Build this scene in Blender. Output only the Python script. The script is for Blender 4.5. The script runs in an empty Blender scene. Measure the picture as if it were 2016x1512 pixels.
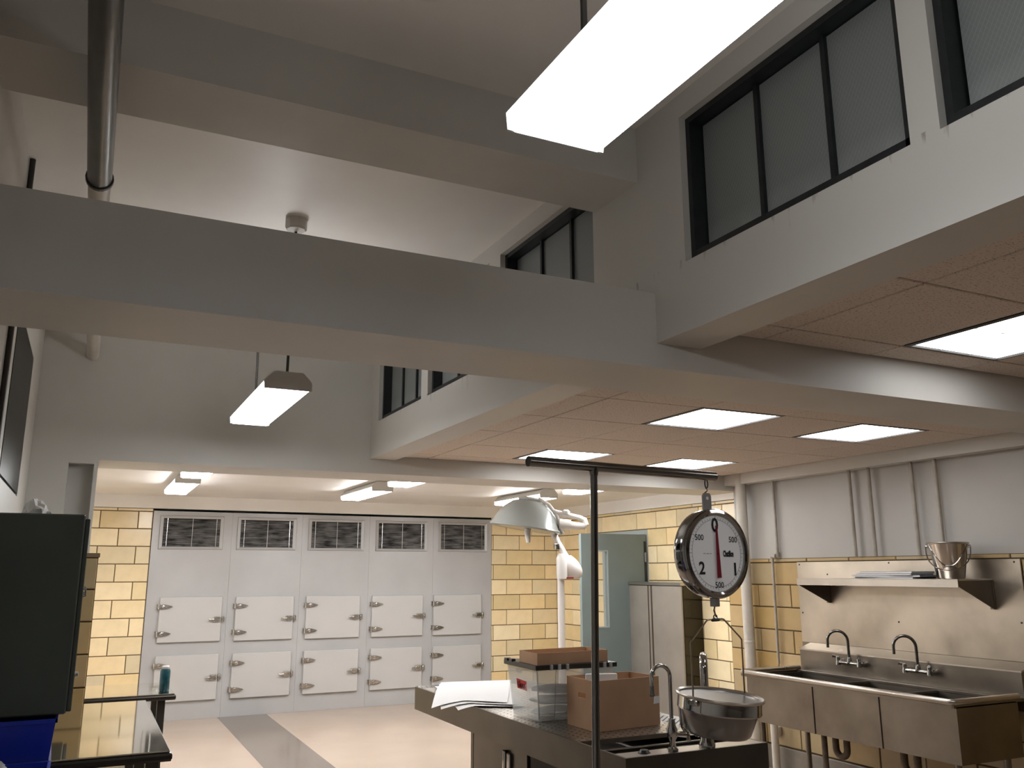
import bpy, bmesh, math, random
from math import pi, sin, cos, radians
from mathutils import Vector, Matrix, noise
random.seed(7)
C = bpy.context.scene.collection
S = bpy.context.scene

# ------------------------------------------------------------------ camera, world, exposure
cam = bpy.data.cameras.new('camera'); co = bpy.data.objects.new('camera', cam); C.objects.link(co)
cam.sensor_width = 36.0; cam.sensor_fit = 'HORIZONTAL'; cam.lens = 30.013
cam.clip_start = 0.02; cam.clip_end = 60
R_ = (0.898581, -0.438801, -0.002317); U_ = (-0.092612, -0.194808, 0.976459); F_ = (0.428923, 0.877214, 0.215689)
CAM = Vector((0, 0, 1.62))
co.matrix_world = Matrix(((R_[0], U_[0], -F_[0], CAM.x), (R_[1], U_[1], -F_[1], CAM.y), (R_[2], U_[2], -F_[2], CAM.z), (0, 0, 0, 1)))
S.camera = co
w = bpy.data.worlds.new('night'); S.world = w; w.use_nodes = True
w.node_tree.nodes['Background'].inputs[0].default_value = (0.35, 0.42, 0.55, 1)
w.node_tree.nodes['Background'].inputs[1].default_value = 0.004
S.view_settings.view_transform = 'Standard'; S.view_settings.look = 'None'
S.view_settings.gamma = 1.0; S.view_settings.use_curve_mapping = False
S.view_settings.exposure = 0.2
S.cycles.use_denoising = True
S.cycles.max_bounces = 10; S.cycles.diffuse_bounces = 6; S.cycles.glossy_bounces = 5
S.cycles.transparent_max_bounces = 12
S.cycles.sample_clamp_indirect = 6.0
S.cycles.caustics_reflective = False; S.cycles.caustics_refractive = False

# radiance of the fluorescent lenses: bottom of the lens and its two side flanks
NEAR_LENS, NEAR_SIDE = 8.0, 23.0
MID_LENS, MID_SIDE = 18.0, 12.0
ROOM_LENS = 45.0
NEAR_UP, MID_UP = 18.0, 27.0      # glowing strips added on the two pendant housings to brighten the ceilings
TROFFER, TROFFER_FRONT = 8.8, 5.2
LAMPCOL = (0.985, 0.99, 1.0); NEARCOL = (0.92, 0.985, 1.08)

# ------------------------------------------------------------------ materials
MATS = {}
def nt(m): return m.node_tree.nodes, m.node_tree.links
def mat(name, col, rough=0.5, metal=0.0, var=0.0, scale=6.0, bump=0.0, bscale=60.0, spec=0.5, emit=None, estr=0, alpha=1.0, aniso=0.0, stretch=(1, 1, 1), rvar=0.0):
    m = bpy.data.materials.new(name); m.use_nodes = True
    n, l = nt(m); b = n['Principled BSDF']
    b.inputs['Base Color'].default_value = (*col, 1); b.inputs['Roughness'].default_value = rough
    b.inputs['Metallic'].default_value = metal; b.inputs['Specular IOR Level'].default_value = spec
    b.inputs['Alpha'].default_value = alpha
    if emit:
        b.inputs['Emission Color'].default_value = (*emit, 1); b.inputs['Emission Strength'].default_value = estr
    if var or bump or rvar:
        tc = n.new('ShaderNodeTexCoord'); mp = n.new('ShaderNodeMapping'); mp.inputs['Scale'].default_value = stretch
        l.new(tc.outputs['Object'], mp.inputs['Vector'])
    if var or rvar:
        t = n.new('ShaderNodeTexNoise'); t.inputs['Scale'].default_value = scale; t.inputs['Detail'].default_value = 5
        l.new(mp.outputs[0], t.inputs['Vector'])
    if var:
        r = n.new('ShaderNodeValToRGB'); r.color_ramp.elements[0].position = 0.3; r.color_ramp.elements[1].position = 0.7
        r.color_ramp.elements[0].color = (*[max(0, c * (1 - var)) for c in col], 1)
        r.color_ramp.elements[1].color = (*[min(1, c * (1 + var)) for c in col], 1)
        l.new(t.outputs['Fac'], r.inputs[0]); l.new(r.outputs[0], b.inputs['Base Color'])
    if rvar:
        mr = n.new('ShaderNodeMapRange'); mr.inputs['From Min'].default_value = .3; mr.inputs['From Max'].default_value = .7
        mr.inputs['To Min'].default_value = max(.03, rough - rvar); mr.inputs['To Max'].default_value = rough + rvar
        l.new(t.outputs['Fac'], mr.inputs['Value']); l.new(mr.outputs[0], b.inputs['Roughness'])
    if bump:
        t2 = n.new('ShaderNodeTexNoise'); t2.inputs['Scale'].default_value = bscale; t2.inputs['Detail'].default_value = 3
        l.new(mp.outputs[0], t2.inputs['Vector'])
        bp = n.new('ShaderNodeBump'); bp.inputs['Strength'].default_value = bump; bp.inputs['Distance'].default_value = 0.004
        l.new(t2.outputs['Fac'], bp.inputs['Height']); l.new(bp.outputs[0], b.inputs['Normal'])
    MATS[name] = m
    return m

PAINT = mat('painted_plaster', (0.60, 0.585, 0.55), 0.42, var=0.06, scale=1.5, bump=0.12, bscale=25, spec=0.15)
PAINTW = mat('white_plaster', (0.82, 0.80, 0.765), 0.45, var=0.04, scale=2, bump=0.08, bscale=30)
MORTAR = mat('tile_mortar', (0.10, 0.065, 0.028), 0.9)
BASE_COVE = mat('grey_base', (0.19, 0.165, 0.135), 0.5, var=0.15, scale=8)
STEEL = mat('brushed_steel', (0.50, 0.46, 0.41), 0.30, 1.0, var=0.14, scale=3.0, rvar=0.03)
STEELM = mat('mirror_steel', (0.78, 0.76, 0.68), 0.055, 1.0, var=0.04, scale=3.0)
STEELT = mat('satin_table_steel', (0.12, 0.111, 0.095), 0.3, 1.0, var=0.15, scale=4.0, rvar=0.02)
STEELD = mat('dull_sink_steel', (0.20, 0.175, 0.145), 0.38, 1.0, var=0.22, scale=3.5, rvar=0.03)
CHROME = mat('chrome', (0.52, 0.51, 0.495), 0.07, 1.0)
DCHROME = mat('worn_chrome', (0.23, 0.22, 0.205), 0.16, 1.0)
HANDLE = mat('latch_metal', (0.60, 0.58, 0.545), 0.26, 1.0, var=0.25, scale=30)
FRIDGE = mat('aluminium_painted_panel', (0.42, 0.42, 0.42), 0.36, 0.1, var=0.05, scale=2, rvar=0.05)
FDOOR = mat('white_door_panel', (0.495, 0.487, 0.475), 0.33, 0.08, var=0.03, scale=2)
LOUVRE = mat('dusty_louvre', (0.17, 0.168, 0.165), 0.7, var=1.0, scale=6, stretch=(1.0, 1, 5))
VENTBACK = mat('dark_vent_void', (0.012, 0.012, 0.012), 0.9)
def lens_mat(n, e, c=LAMPCOL): return mat(n, (0.9, 0.9, 0.9), 0.3, emit=c, estr=e)
LENS_NEAR, LENS_NEAR_S = lens_mat('lens_near', NEAR_LENS, NEARCOL), lens_mat('lens_near_side', NEAR_SIDE)
LENS_MID, LENS_MID_S = lens_mat('lens_middle', MID_LENS), lens_mat('lens_middle_side', MID_SIDE)
UP_NEAR, UP_MID = lens_mat('added_uplight_near', NEAR_UP), lens_mat('added_uplight_middle', MID_UP)
LENS_ROOM, LENS_ROOM_S = lens_mat('lens_refrigerator_room', ROOM_LENS), lens_mat('lens_refrigerator_room_side', ROOM_LENS * .42)
TROFM, TROFF = lens_mat('troffer_diffuser', TROFFER), lens_mat('troffer_diffuser_front', TROFFER_FRONT)
HOUSING = mat('lamp_housing', (0.52, 0.50, 0.46), 0.45)
TROFRAME = mat('troffer_edge', (0.03, 0.027, 0.025), 0.5)
WINFRAME = mat('black_window_steel', (0.013, 0.015, 0.017), 0.45, var=0.3, scale=20)
NIGHT = mat('night_glass', (0.003, 0.004, 0.0045), 0.3, spec=0.08)
DARKCAB = mat('dark_cabinet_laminate', (0.060, 0.076, 0.066), 0.42, var=0.1, scale=4)
BLUE = mat('blue_plastic', (0.012, 0.036, 0.45), 0.35)
TEAL = mat('teal_plastic', (0.012, 0.085, 0.11), 0.3, var=0.5, scale=30)
WHITEPL = mat('white_enamel', (0.63, 0.60, 0.57), 0.25)
LAMPGREY = mat('lamp_shade_enamel', (0.25, 0.26, 0.248), 0.22)
DOORG = mat('grey_green_door', (0.165, 0.205, 0.205), 0.42, var=0.05, scale=3)
DOORF = mat('door_frame_paint', (0.32, 0.37, 0.37), 0.42)
CARD = mat('cardboard', (0.50, 0.305, 0.18), 0.8, var=0.06, scale=9)
CARDE = mat('cardboard_edge', (0.48, 0.31, 0.19), 0.85)
PAPER = mat('paper', (0.86, 0.85, 0.84), 0.7)
CLOTH = mat('white_cloth', (0.93, 0.92, 0.88), 0.85, var=0.1, scale=10)
BLACKPL = mat('black_plastic', (0.012, 0.012, 0.012), 0.35)
BLACK = mat('black_ink', (0.006, 0.006, 0.006), 0.5)
DIALM = mat('dial_white', (0.93, 0.94, 0.95), 0.35)
DIALG = mat('dial_grey_ring', (0.45, 0.46, 0.47), 0.4)
REDN = mat('red_pointer', (0.19, 0.006, 0.02), 0.35)
REDL = mat('red_label', (0.60, 0.02, 0.02), 0.55)
MAG = mat('magazine_paper', (0.30, 0.30, 0.33), 0.5, var=0.6, scale=30)
FOAM = mat('white_foam', (0.80, 0.79, 0.76), 0.7)
BAGM = mat('grey_bag_film', (0.30, 0.31, 0.30), 0.35)
PIPEW = mat('white_painted_pipe', (0.55, 0.51, 0.45), 0.4, var=0.08, scale=12)
PIPEG = mat('grey_painted_pipe', (0.34, 0.30, 0.25), 0.45, var=0.15, scale=12)
RUST = mat('dull_drain_pipe', (0.12, 0.09, 0.065), 0.5, 0.6, var=0.3, scale=20)
DARKIRON = mat('dark_iron', (0.03, 0.026, 0.02), 0.5)
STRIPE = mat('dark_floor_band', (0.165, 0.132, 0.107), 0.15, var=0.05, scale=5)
TILECAP = mat('dark_cap', (0.16, 0.11, 0.055), 0.7)  # dark brown cap over the tiled wainscot

# floor: pinkish beige vinyl, slightly glossy
FLOOR = mat('floor_vinyl', (0.43, 0.335, 0.26), 0.15, var=0.04, scale=1.6, spec=0.5, rvar=0.015)

def tile_material(name, cols, rough=0.22):
    m = bpy.data.materials.new(name); m.use_nodes = True; n, l = nt(m); b = n['Principled BSDF']
    oi = n.new('ShaderNodeObjectInfo'); r = n.new('ShaderNodeValToRGB'); r.color_ramp.interpolation = 'LINEAR'
    e = r.color_ramp.elements
    while len(e) < len(cols): e.new(0.5)
    for i, c in enumerate(cols):
        e[i].position = i / (len(cols) - 1); e[i].color = (*c, 1)
    l.new(oi.outputs['Random'], r.inputs[0])
    tc = n.new('ShaderNodeTexCoord'); t = n.new('ShaderNodeTexNoise'); t.inputs['Scale'].default_value = 9; t.inputs['Detail'].default_value = 4
    l.new(tc.outputs['Object'], t.inputs['Vector'])
    mx = n.new('ShaderNodeMix'); mx.data_type = 'RGBA'; mx.blend_type = 'MULTIPLY'; mx.inputs[0].default_value = 0.2
    l.new(r.outputs[0], mx.inputs['A'])
    rr = n.new('ShaderNodeValToRGB'); rr.color_ramp.elements[0].color = (.62, .6, .55, 1); rr.color_ramp.elements[1].color = (1, 1, 1, 1)
    rr.color_ramp.elements[0].position = .3; rr.color_ramp.elements[1].position = .65
    l.new(t.outputs['Fac'], rr.inputs[0]); l.new(rr.outputs[0], mx.inputs['B'])
    l.new(mx.outputs['Result'], b.inputs['Base Color']); b.inputs['Roughness'].default_value = rough
    return m
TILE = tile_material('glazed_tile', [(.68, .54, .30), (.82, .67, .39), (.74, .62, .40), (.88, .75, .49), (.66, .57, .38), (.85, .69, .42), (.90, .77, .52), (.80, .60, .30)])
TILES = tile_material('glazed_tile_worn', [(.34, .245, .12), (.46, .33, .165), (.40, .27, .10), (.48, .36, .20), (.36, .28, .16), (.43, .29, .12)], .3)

def ceil_tile_mat():
    m = mat('fissured_ceiling_tile', (0.68, 0.60, 0.53), 0.9)
    n, l = nt(m); b = n['Principled BSDF']
    tc = n.new('ShaderNodeTexCoord'); mp = n.new('ShaderNodeMapping'); mp.inputs['Scale'].default_value = (1, 2.2, 1); l.new(tc.outputs['Object'], mp.inputs['Vector'])
    v = n.new('ShaderNodeTexNoise'); v.inputs['Scale'].default_value = 75; v.inputs['Detail'].default_value = 2; l.new(mp.outputs[0], v.inputs['Vector'])
    r = n.new('ShaderNodeValToRGB'); r.color_ramp.elements[0].position = .33; r.color_ramp.elements[0].color = (.36, .29, .24, 1)
    r.color_ramp.elements[1].position = .41; r.color_ramp.elements[1].color = (.68, .60, .53, 1)
    l.new(v.outputs['Fac'], r.inputs[0]); l.new(r.outputs[0], b.inputs['Base Color'])
    bp = n.new('ShaderNodeBump'); bp.inputs['Strength'].default_value = .35; bp.inputs['Distance'].default_value = .003
    l.new(v.outputs['Fac'], bp.inputs['Height']); l.new(bp.outputs[0], b.inputs['Normal'])
    return m
CTILE = ceil_tile_mat()

def stained_paint():
    # wall paint with dirty runs that hang below the clerestory sills (z about 2.6 to 2.735)
    m = mat('clerestory_paint', (0.59, 0.575, 0.54), 0.4, bump=0.12, bscale=25, spec=0.3)
    n, l = nt(m); b = n['Principled BSDF']
    tc = n.new('ShaderNodeTexCoord'); sx = n.new('ShaderNodeSeparateXYZ'); l.new(tc.outputs['Object'], sx.inputs[0])
    mp = n.new('ShaderNodeMapping'); mp.inputs['Scale'].default_value = (1, 9, 1.6); l.new(tc.outputs['Object'], mp.inputs['Vector'])
    t = n.new('ShaderNodeTexNoise'); t.inputs['Scale'].default_value = 3.2; t.inputs['Detail'].default_value = 6; l.new(mp.outputs[0], t.inputs['Vector'])
    g = n.new('ShaderNodeMapRange'); g.inputs['From Min'].default_value = 2.60; g.inputs['From Max'].default_value = 2.74
    g.inputs['To Min'].default_value = 0; g.inputs['To Max'].default_value = 0.30; l.new(sx.outputs['Z'], g.inputs['Value'])
    up = n.new('ShaderNodeMath'); up.operation = 'LESS_THAN'; up.inputs[1].default_value = 2.75; l.new(sx.outputs['Z'], up.inputs[0])
    ad = n.new('ShaderNodeMath'); ad.operation = 'ADD'; l.new(t.outputs['Fac'], ad.inputs[0]); l.new(g.outputs[0], ad.inputs[1])
    mr = n.new('ShaderNodeMapRange'); mr.inputs['From Min'].default_value = .86; mr.inputs['From Max'].default_value = 1.02; l.new(ad.outputs[0], mr.inputs['Value'])
    ml = n.new('ShaderNodeMath'); ml.operation = 'MULTIPLY'; l.new(mr.outputs[0], ml.inputs[0]); l.new(up.outputs[0], ml.inputs[1])
    mx = n.new('ShaderNodeMix'); mx.data_type = 'RGBA'; l.new(ml.outputs[0], mx.inputs[0])
    mx.inputs['A'].default_value = (.59, .575, .54, 1); mx.inputs['B'].default_value = (.16, .13, .095, 1)
    l.new(mx.outputs['Result'], b.inputs['Base Color'])
    return m
PAINTC = stained_paint()

def wired_glass():
    m = mat('frosted_wired_glass', (0.10, 0.108, 0.105), 0.38)
    n, l = nt(m); b = n['Principled BSDF']
    tc = n.new('ShaderNodeTexCoord'); sx = n.new('ShaderNodeSeparateXYZ'); l.new(tc.outputs['Object'], sx.inputs[0])
    outs = []
    for s in (1, -1):
        a = n.new('ShaderNodeMath'); a.operation = 'MULTIPLY'; a.inputs[1].default_value = s * 62; l.new(sx.outputs['Y'], a.inputs[0])
        c = n.new('ShaderNodeMath'); c.operation = 'MULTIPLY_ADD'; c.inputs[1].default_value = 40; l.new(sx.outputs['Z'], c.inputs[0]); l.new(a.outputs[0], c.inputs[2])
        f = n.new('ShaderNodeMath'); f.operation = 'FRACT'; l.new(c.outputs[0], f.inputs[0])
        g = n.new('ShaderNodeMath'); g.operation = 'LESS_THAN'; g.inputs[1].default_value = .16 if s > 0 else .05; l.new(f.outputs[0], g.inputs[0]); outs.append(g)
    mxn = n.new('ShaderNodeMath'); mxn.operation = 'MAXIMUM'; l.new(outs[0].outputs[0], mxn.inputs[0]); l.new(outs[1].outputs[0], mxn.inputs[1])
    # grime collected along the bottom of each pane
    t = n.new('ShaderNodeTexNoise'); t.inputs['Scale'].default_value = 14; t.inputs['Detail'].default_value = 6; l.new(tc.outputs['Object'], t.inputs['Vector'])
    g = n.new('ShaderNodeMapRange'); g.inputs['From Min'].default_value = .13; g.inputs['From Max'].default_value = 0.0
    g.inputs['To Min'].default_value = 0; g.inputs['To Max'].default_value = 1; l.new(sx.outputs['Z'], g.inputs['Value'])
    gm = n.new('ShaderNodeMath'); gm.operation = 'MULTIPLY'; l.new(g.outputs[0], gm.inputs[0]); l.new(t.outputs['Fac'], gm.inputs[1])
    m1 = n.new('ShaderNodeMix'); m1.data_type = 'RGBA'; l.new(mxn.outputs[0], m1.inputs[0])
    m1.inputs['A'].default_value = (.21, .228, .228, 1); m1.inputs['B'].default_value = (.265, .285, .282, 1)
    m2 = n.new('ShaderNodeMix'); m2.data_type = 'RGBA'; l.new(gm.outputs[0], m2.inputs[0])
    l.new(m1.outputs['Result'], m2.inputs['A']); m2.inputs['B'].default_value = (.42, .44, .43, 1)
    l.new(m2.outputs['Result'], b.inputs['Base Color'])
    return m
WIRED = wired_glass()

def film(name, col, a, rough=.2):
    m = mat(name, col, rough, alpha=a)
    return m
CLEARPL = film('clear_plastic', (.92, .94, .93), .27)
CLEARC = film('clear_clip_plastic', (.60, .62, .62), .6)
GLASS = film('vision_panel_glass', (.35, .38, .36), .12, .05)

# ------------------------------------------------------------------ mesh helpers
class MB:
    def __init__(s): s.v = []; s.f = []
    def add(s, vs, fs, M=None):
        k = len(s.v)
        s.v += [tuple(M @ Vector(p)) if M else tuple(p) for p in vs]
        s.f += [tuple(i + k for i in q) for q in fs]; return s
    def box(s, x0, y0, z0, x1, y1, z1, bev=0, M=None, seg=1):
        if x0 > x1: x0, x1 = x1, x0
        if y0 > y1: y0, y1 = y1, y0
        if z0 > z1: z0, z1 = z1, z0
        if not bev:
            vs = [(x0, y0, z0), (x1, y0, z0), (x1, y1, z0), (x0, y1, z0), (x0, y0, z1), (x1, y0, z1), (x1, y1, z1), (x0, y1, z1)]
            return s.add(vs, [(0, 3, 2, 1), (4, 5, 6, 7), (0, 1, 5, 4), (1, 2, 6, 5), (2, 3, 7, 6), (3, 0, 4, 7)], M)
        bm = bmesh.new(); bmesh.ops.create_cube(bm, size=1)
        for v in bm.verts: v.co = Vector(((x0 + x1) / 2 + v.co.x * (x1 - x0), (y0 + y1) / 2 + v.co.y * (y1 - y0), (z0 + z1) / 2 + v.co.z * (z1 - z0)))
        bmesh.ops.bevel(bm, geom=bm.edges[:], offset=bev, segments=seg, affect='EDGES', profile=0.5)
        bm.verts.index_update()
        s.add([v.co[:] for v in bm.verts], [tuple(v.index for v in f.verts) for f in bm.faces], M); bm.free(); return s
    def prism(s, poly, axis, a, b, M=None):
        # poly: 2-D outline; axis 'x' -> (y,z), 'y' -> (x,z), 'z' -> (x,y)
        def P(p, t): return {'x': (t, p[0], p[1]), 'y': (p[0], t, p[1]), 'z': (p[0], p[1], t)}[axis]
        n = len(poly)
        vs = [P(p, a) for p in poly] + [P(p, b) for p in poly]
        fs = [tuple(range(n)), tuple(range(2 * n - 1, n - 1, -1))] + [(i, (i + 1) % n, (i + 1) % n + n, i + n) for i in range(n)]
        return s.add(vs, fs, M)
    def tube(s, pts, r, seg=10, cap=True, M=None):
        pts = [Vector(p) for p in pts]; rs = r if isinstance(r, (list, tuple)) else [r] * len(pts)
        t = (pts[1] - pts[0]).normalized()
        u = t.orthogonal().normalized(); rings = []
        vs = []
        for i, p in enumerate(pts):
            if i == 0: d = pts[1] - pts[0]
            elif i == len(pts) - 1: d = pts[-1] - pts[-2]
            else: d = (pts[i + 1] - p).normalized() + (p - pts[i - 1]).normalized()
            d.normalize(); u = (u - d * u.dot(d)).normalized(); v = d.cross(u)
            for k in range(seg):
                a = 2 * pi * k / seg; vs.append(tuple(p + (u * cos(a) + v * sin(a)) * rs[i]))
        fs = []
        for i in range(len(pts) - 1):
            for k in range(seg):
                fs.append((i * seg + k, i * seg + (k + 1) % seg, (i + 1) * seg + (k + 1) % seg, (i + 1) * seg + k))
        if cap:
            fs.append(tuple(range(seg - 1, -1, -1))); fs.append(tuple((len(pts) - 1) * seg + k for k in range(seg)))
        return s.add(vs, fs, M)
    def lathe(s, prof, c=(0, 0, 0), axis='z', seg=32, M=None, closed=False):
        vs = []; n = len(prof)
        for r, h in prof:
            for k in range(seg):
                a = 2 * pi * k / seg; x, y = r * cos(a), r * sin(a)
                p = {'z': (x, y, h), 'y': (x, h, y), 'x': (h, x, y)}[axis]
                vs.append((p[0] + c[0], p[1] + c[1], p[2] + c[2]))
        fs = []
        for i in range(n - 1 if not closed else n):
            j = (i + 1) % n
            for k in range(seg):
                fs.append((i * seg + k, i * seg + (k + 1) % seg, j * seg + (k + 1) % seg, j * seg + k))
        if not closed:
            if prof[0][0] > 1e-6: fs.append(tuple(range(seg - 1, -1, -1)))
            if prof[-1][0] > 1e-6: fs.append(tuple((n - 1) * seg + k for k in range(seg)))
        return s.add(vs, fs, M)

ORG = {}
def finish(me, smooth):
    bm = bmesh.new(); bm.from_mesh(me)
    bmesh.ops.remove_doubles(bm, verts=bm.verts, dist=1e-6)
    bmesh.ops.recalc_face_normals(bm, faces=bm.faces); bm.to_mesh(me); bm.free()
    if smooth:
        me.shade_smooth(); me.set_sharp_from_angle(angle=radians(smooth if smooth > 1 else 38))
def obj(name, mb, m, parent=None, smooth=0, loc=None):
    o0 = Vector(ORG.get(parent, (0, 0, 0))) if parent else Vector(loc or (0, 0, 0))
    me = bpy.data.meshes.new(name)
    me.from_pydata([tuple(Vector(p) - o0) for p in mb.v], [], mb.f)
    finish(me, smooth)
    me.materials.append(m)
    o = bpy.data.objects.new(name, me); C.objects.link(o)
    if parent: o.parent = parent
    else: o.location = o0
    ORG[o] = tuple(o0)
    return o
def tag(o, label, cat, group=None):
    o['label'] = label; o['category'] = cat
    if group: o['group'] = group
    return o
def thing(name, label, cat, loc, group=None):
    o = bpy.data.objects.new(name, None); C.objects.link(o); o.location = loc; ORG[o] = tuple(loc); o.empty_display_size = .1
    return tag(o, label, cat, group)
def struct(name, mb, m, parent=None, smooth=0):
    o = obj(name, mb, m, parent, smooth)
    if not parent: o['kind'] = 'structure'
    return o
def stuff(o): o['kind'] = 'stuff'; return o
def box(*a, **k): return MB().box(*a, **k)
def tube(p, r, seg=10): return MB().tube(p, r, seg)
def arc(c, u, v, r, a0, a1, n=10):
    c, u, v = Vector(c), Vector(u), Vector(v)
    return [c + u * (r * cos(radians(a0 + (a1 - a0) * i / n))) + v * (r * sin(radians(a0 + (a1 - a0) * i / n))) for i in range(n + 1)]

TM = {}
def tile_obj(name, w, h, parent, pos, face, m, t=.010, ch=.004):
    """One chamfered tile; pos is the low corner of its face; face '-y', '-x', '-z' is where it looks."""
    key = (name, round(w, 3), round(h, 3), face, m.name)
    me = TM.get(key)
    if not me:
        vs = [(0, 0, 0), (w, 0, 0), (w, h, 0), (0, h, 0), (0, 0, t - ch), (w, 0, t - ch), (w, h, t - ch), (0, h, t - ch),
              (ch, ch, t), (w - ch, ch, t), (w - ch, h - ch, t), (ch, h - ch, t)]
        fs = [(0, 1, 5, 4), (1, 2, 6, 5), (2, 3, 7, 6), (3, 0, 4, 7), (4, 5, 9, 8), (5, 6, 10, 9), (6, 7, 11, 10), (7, 4, 8, 11), (8, 9, 10, 11)]
        def mp(p):
            if face == '-y': return (p[0], -p[2], p[1])
            if face == '-x': return (-p[2], p[0], p[1])
            return (p[0], p[1], -p[2])
        me = bpy.data.meshes.new(name); me.from_pydata([mp(p) for p in vs], [], fs); finish(me, 0); me.materials.append(m); TM[key] = me
    o = bpy.data.objects.new(name, me); C.objects.link(o); o.parent = parent
    o.location = Vector(pos) - Vector(ORG[parent]); ORG[o] = tuple(pos)
    return o
def tile_rows(parent, plane, face, u0, u1, zrows, joint0, m, pitch=.4, gap=.009, cut=None, jit=.0015):
    """zrows: list of (z0, z1, phase). plane: coordinate of the mortar plane."""
    for (z0, z1, ph) in zrows:
        k = math.floor((u0 - ph) / pitch); a = ph + k * pitch
        while a < u1 - 1e-4:
            p0, p1 = max(a, u0) + gap / 2, min(a + pitch, u1) - gap / 2
            a += pitch
            if p1 - p0 < .02: continue
            spans = [(p0, p1, z0 + gap / 2, z1 - gap / 2)]
            if cut:
                c0, c1, cz0, cz1 = cut; out = []
                for (q0, q1, y0, y1) in spans:
                    if y1 <= cz0 or y0 >= cz1 or q1 <= c0 or q0 >= c1: out.append((q0, q1, y0, y1)); continue
                    if q0 < c0 - .02: out.append((q0, c0, y0, y1))
                    if q1 > c1 + .02: out.append((c1, q1, y0, y1))
                    if y1 > cz1 + .02 and y0 < cz1: out.append((max(q0, c0), min(q1, c1), cz1, y1))
                spans = out
            for (q0, q1, y0, y1) in spans:
                if q1 - q0 < .015 or y1 - y0 < .015: continue
                d = random.uniform(-jit, jit)
                pos = (q0, plane + d, y0) if face == '-y' else (plane + d, q0, y0)
                tile_obj('tile', q1 - q0, y1 - y0, parent, pos, face, m)

# ------------------------------------------------------------------ setting: shell
XL, XC, XC2, XS, XD = -.39, 1.877, 2.085, 5.4, 6.015
YA, YA2, YB, YB2, YF = 2.58, 2.99, 6.32, 6.82, 10.87
Y0 = -6.0
floor = struct('floor', box(-1.6, Y0 - .1, -.06, XD + .1, YF + .7, 0), FLOOR)
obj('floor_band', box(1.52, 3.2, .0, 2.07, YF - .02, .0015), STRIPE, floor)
ZT = 3.41
struct('ceiling', box(XL - .15, Y0 - .1, ZT, XC2, YB + .1, ZT + .12), PAINTW)
struct('wall_near', box(XL - .15, Y0 - .15, 0, XS + .15, Y0, ZT + .1), PAINT)
# left wall with a black night window cut through it
mb = MB()
mb.box(XL - .15, Y0, 0, XL, YB + .02, 2.05).box(XL - .15, Y0, 2.865, XL, YB + .02, ZT)
mb.box(XL - .15, Y0, 2.05, XL, 4.45, 2.865).box(XL - .15, 5.632, 2.05, XL, YB + .02, 2.865)
struct('wall_left', mb, PAINT)
wl = struct('window_8', MB().box(XL - .03, 4.45, 2.052, XL - .008, 5.63, 2.862), WINFRAME)
obj('pane', box(XL - .006, 4.462, 2.064, XL + .002, 5.615, 2.85), NIGHT, wl)

# clerestory wall over the header, with window openings
ZSILL, ZHEAD = 2.735, 3.315
OPEN = [(1.41, 2.385), (.345, 1.32), (-.72, .255), (3.02, 3.98), (4.12, 5.08), (5.20, 6.13)]
mb = MB()
mb.box(XC, Y0, 2.472, XC2, YA + .001, ZSILL).box(XC, YA + .001, 2.6, XC2, YA2 - .001, ZSILL).box(XC, YA2 - .001, 2.472, XC2, YB + .05, ZSILL).box(XC, Y0, ZHEAD, XC2, YB + .05, ZT)
edges = sorted(OPEN); prev = Y0
for a, b in edges:
    mb.box(XC, prev, ZSILL, XC2, a, ZHEAD); prev = b
mb.box(XC, prev, ZSILL, XC2, YB + .05, ZHEAD)
struct('wall_clerestory', mb, PAINTC)
for i, (a, b) in enumerate(OPEN):
    x0, x1, t = XC + .03, XC + .105, .024
    fr = MB().box(x0, a, ZSILL, x1, a + t + .012, ZHEAD).box(x0, b - t, ZSILL, x1, b, ZHEAD).box(x0, a + t, ZSILL, x1, b - t, ZSILL + .040).box(x0, a + t, ZHEAD - t, x1, b - t, ZHEAD)
    wn = struct('window_%d' % (i + 1), fr, WINFRAME)
    n = 3; pw = (b - a - 2 * t) / n
    for k in range(1, n):
        y = a + t + pw * k
        obj('mullion', box(x1 - .030, y - .009, ZSILL + t, x1 - .004, y + .009, ZHEAD - t), WINFRAME, wn)
    for k in range(n):
        y = a + t + pw * k
        key = ('pane', round(pw, 3)); me = TM.get(key)
        if not me:
            pm = box(-.003, .006, .004, .003, pw - .006, ZHEAD - ZSILL - 2 * t - .004)
            me = bpy.data.meshes.new('pane'); me.from_pydata(pm.v, [], pm.f); finish(me, 0); me.materials.append(WIRED); TM[key] = me
        o = bpy.data.objects.new('pane', me); C.objects.link(o); o.parent = wn; o.location = (x1 - .012, y, ZSILL + t); ORG[o] = (0, 0, 0)

# beams
struct('ceiling_beam', box(XL, YA, 2.375, XS + .1, YA2, 2.672), PAINT)
struct('ceiling_beam', box(XL, 2.67, 3.172, XC, 3.0, ZT), PAINT)
# end wall over the wide opening to the refrigerator room
mb = MB().box(XL - .15, YB, 2.362, XS + .1, YB2, ZT)
mb.box(XL - .15, YB, 0, -.165, YB2, 2.362).box(-.165, YB + .1, 0, -.012, YB2, 2.335).box(-.165, YB, 2.335, -.012, YB2, 2.362).box(-.012, YB, 0, .012, YB2, 2.362)
struct('wall_end', mb, PAINT)
# tiled wainscot on the pier left of the opening
mb = MB().box(XL, YB - .055, 0, .07, YB - .001, 1.745)
wj = struct('wall_pier', mb, MORTAR)
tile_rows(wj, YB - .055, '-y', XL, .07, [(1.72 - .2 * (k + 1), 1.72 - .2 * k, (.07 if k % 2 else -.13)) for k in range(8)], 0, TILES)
obj('tile_cap', box(XL, YB - .064, 1.722, .078, YB - .001, 1.75, .003), TILECAP, wj)
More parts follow.
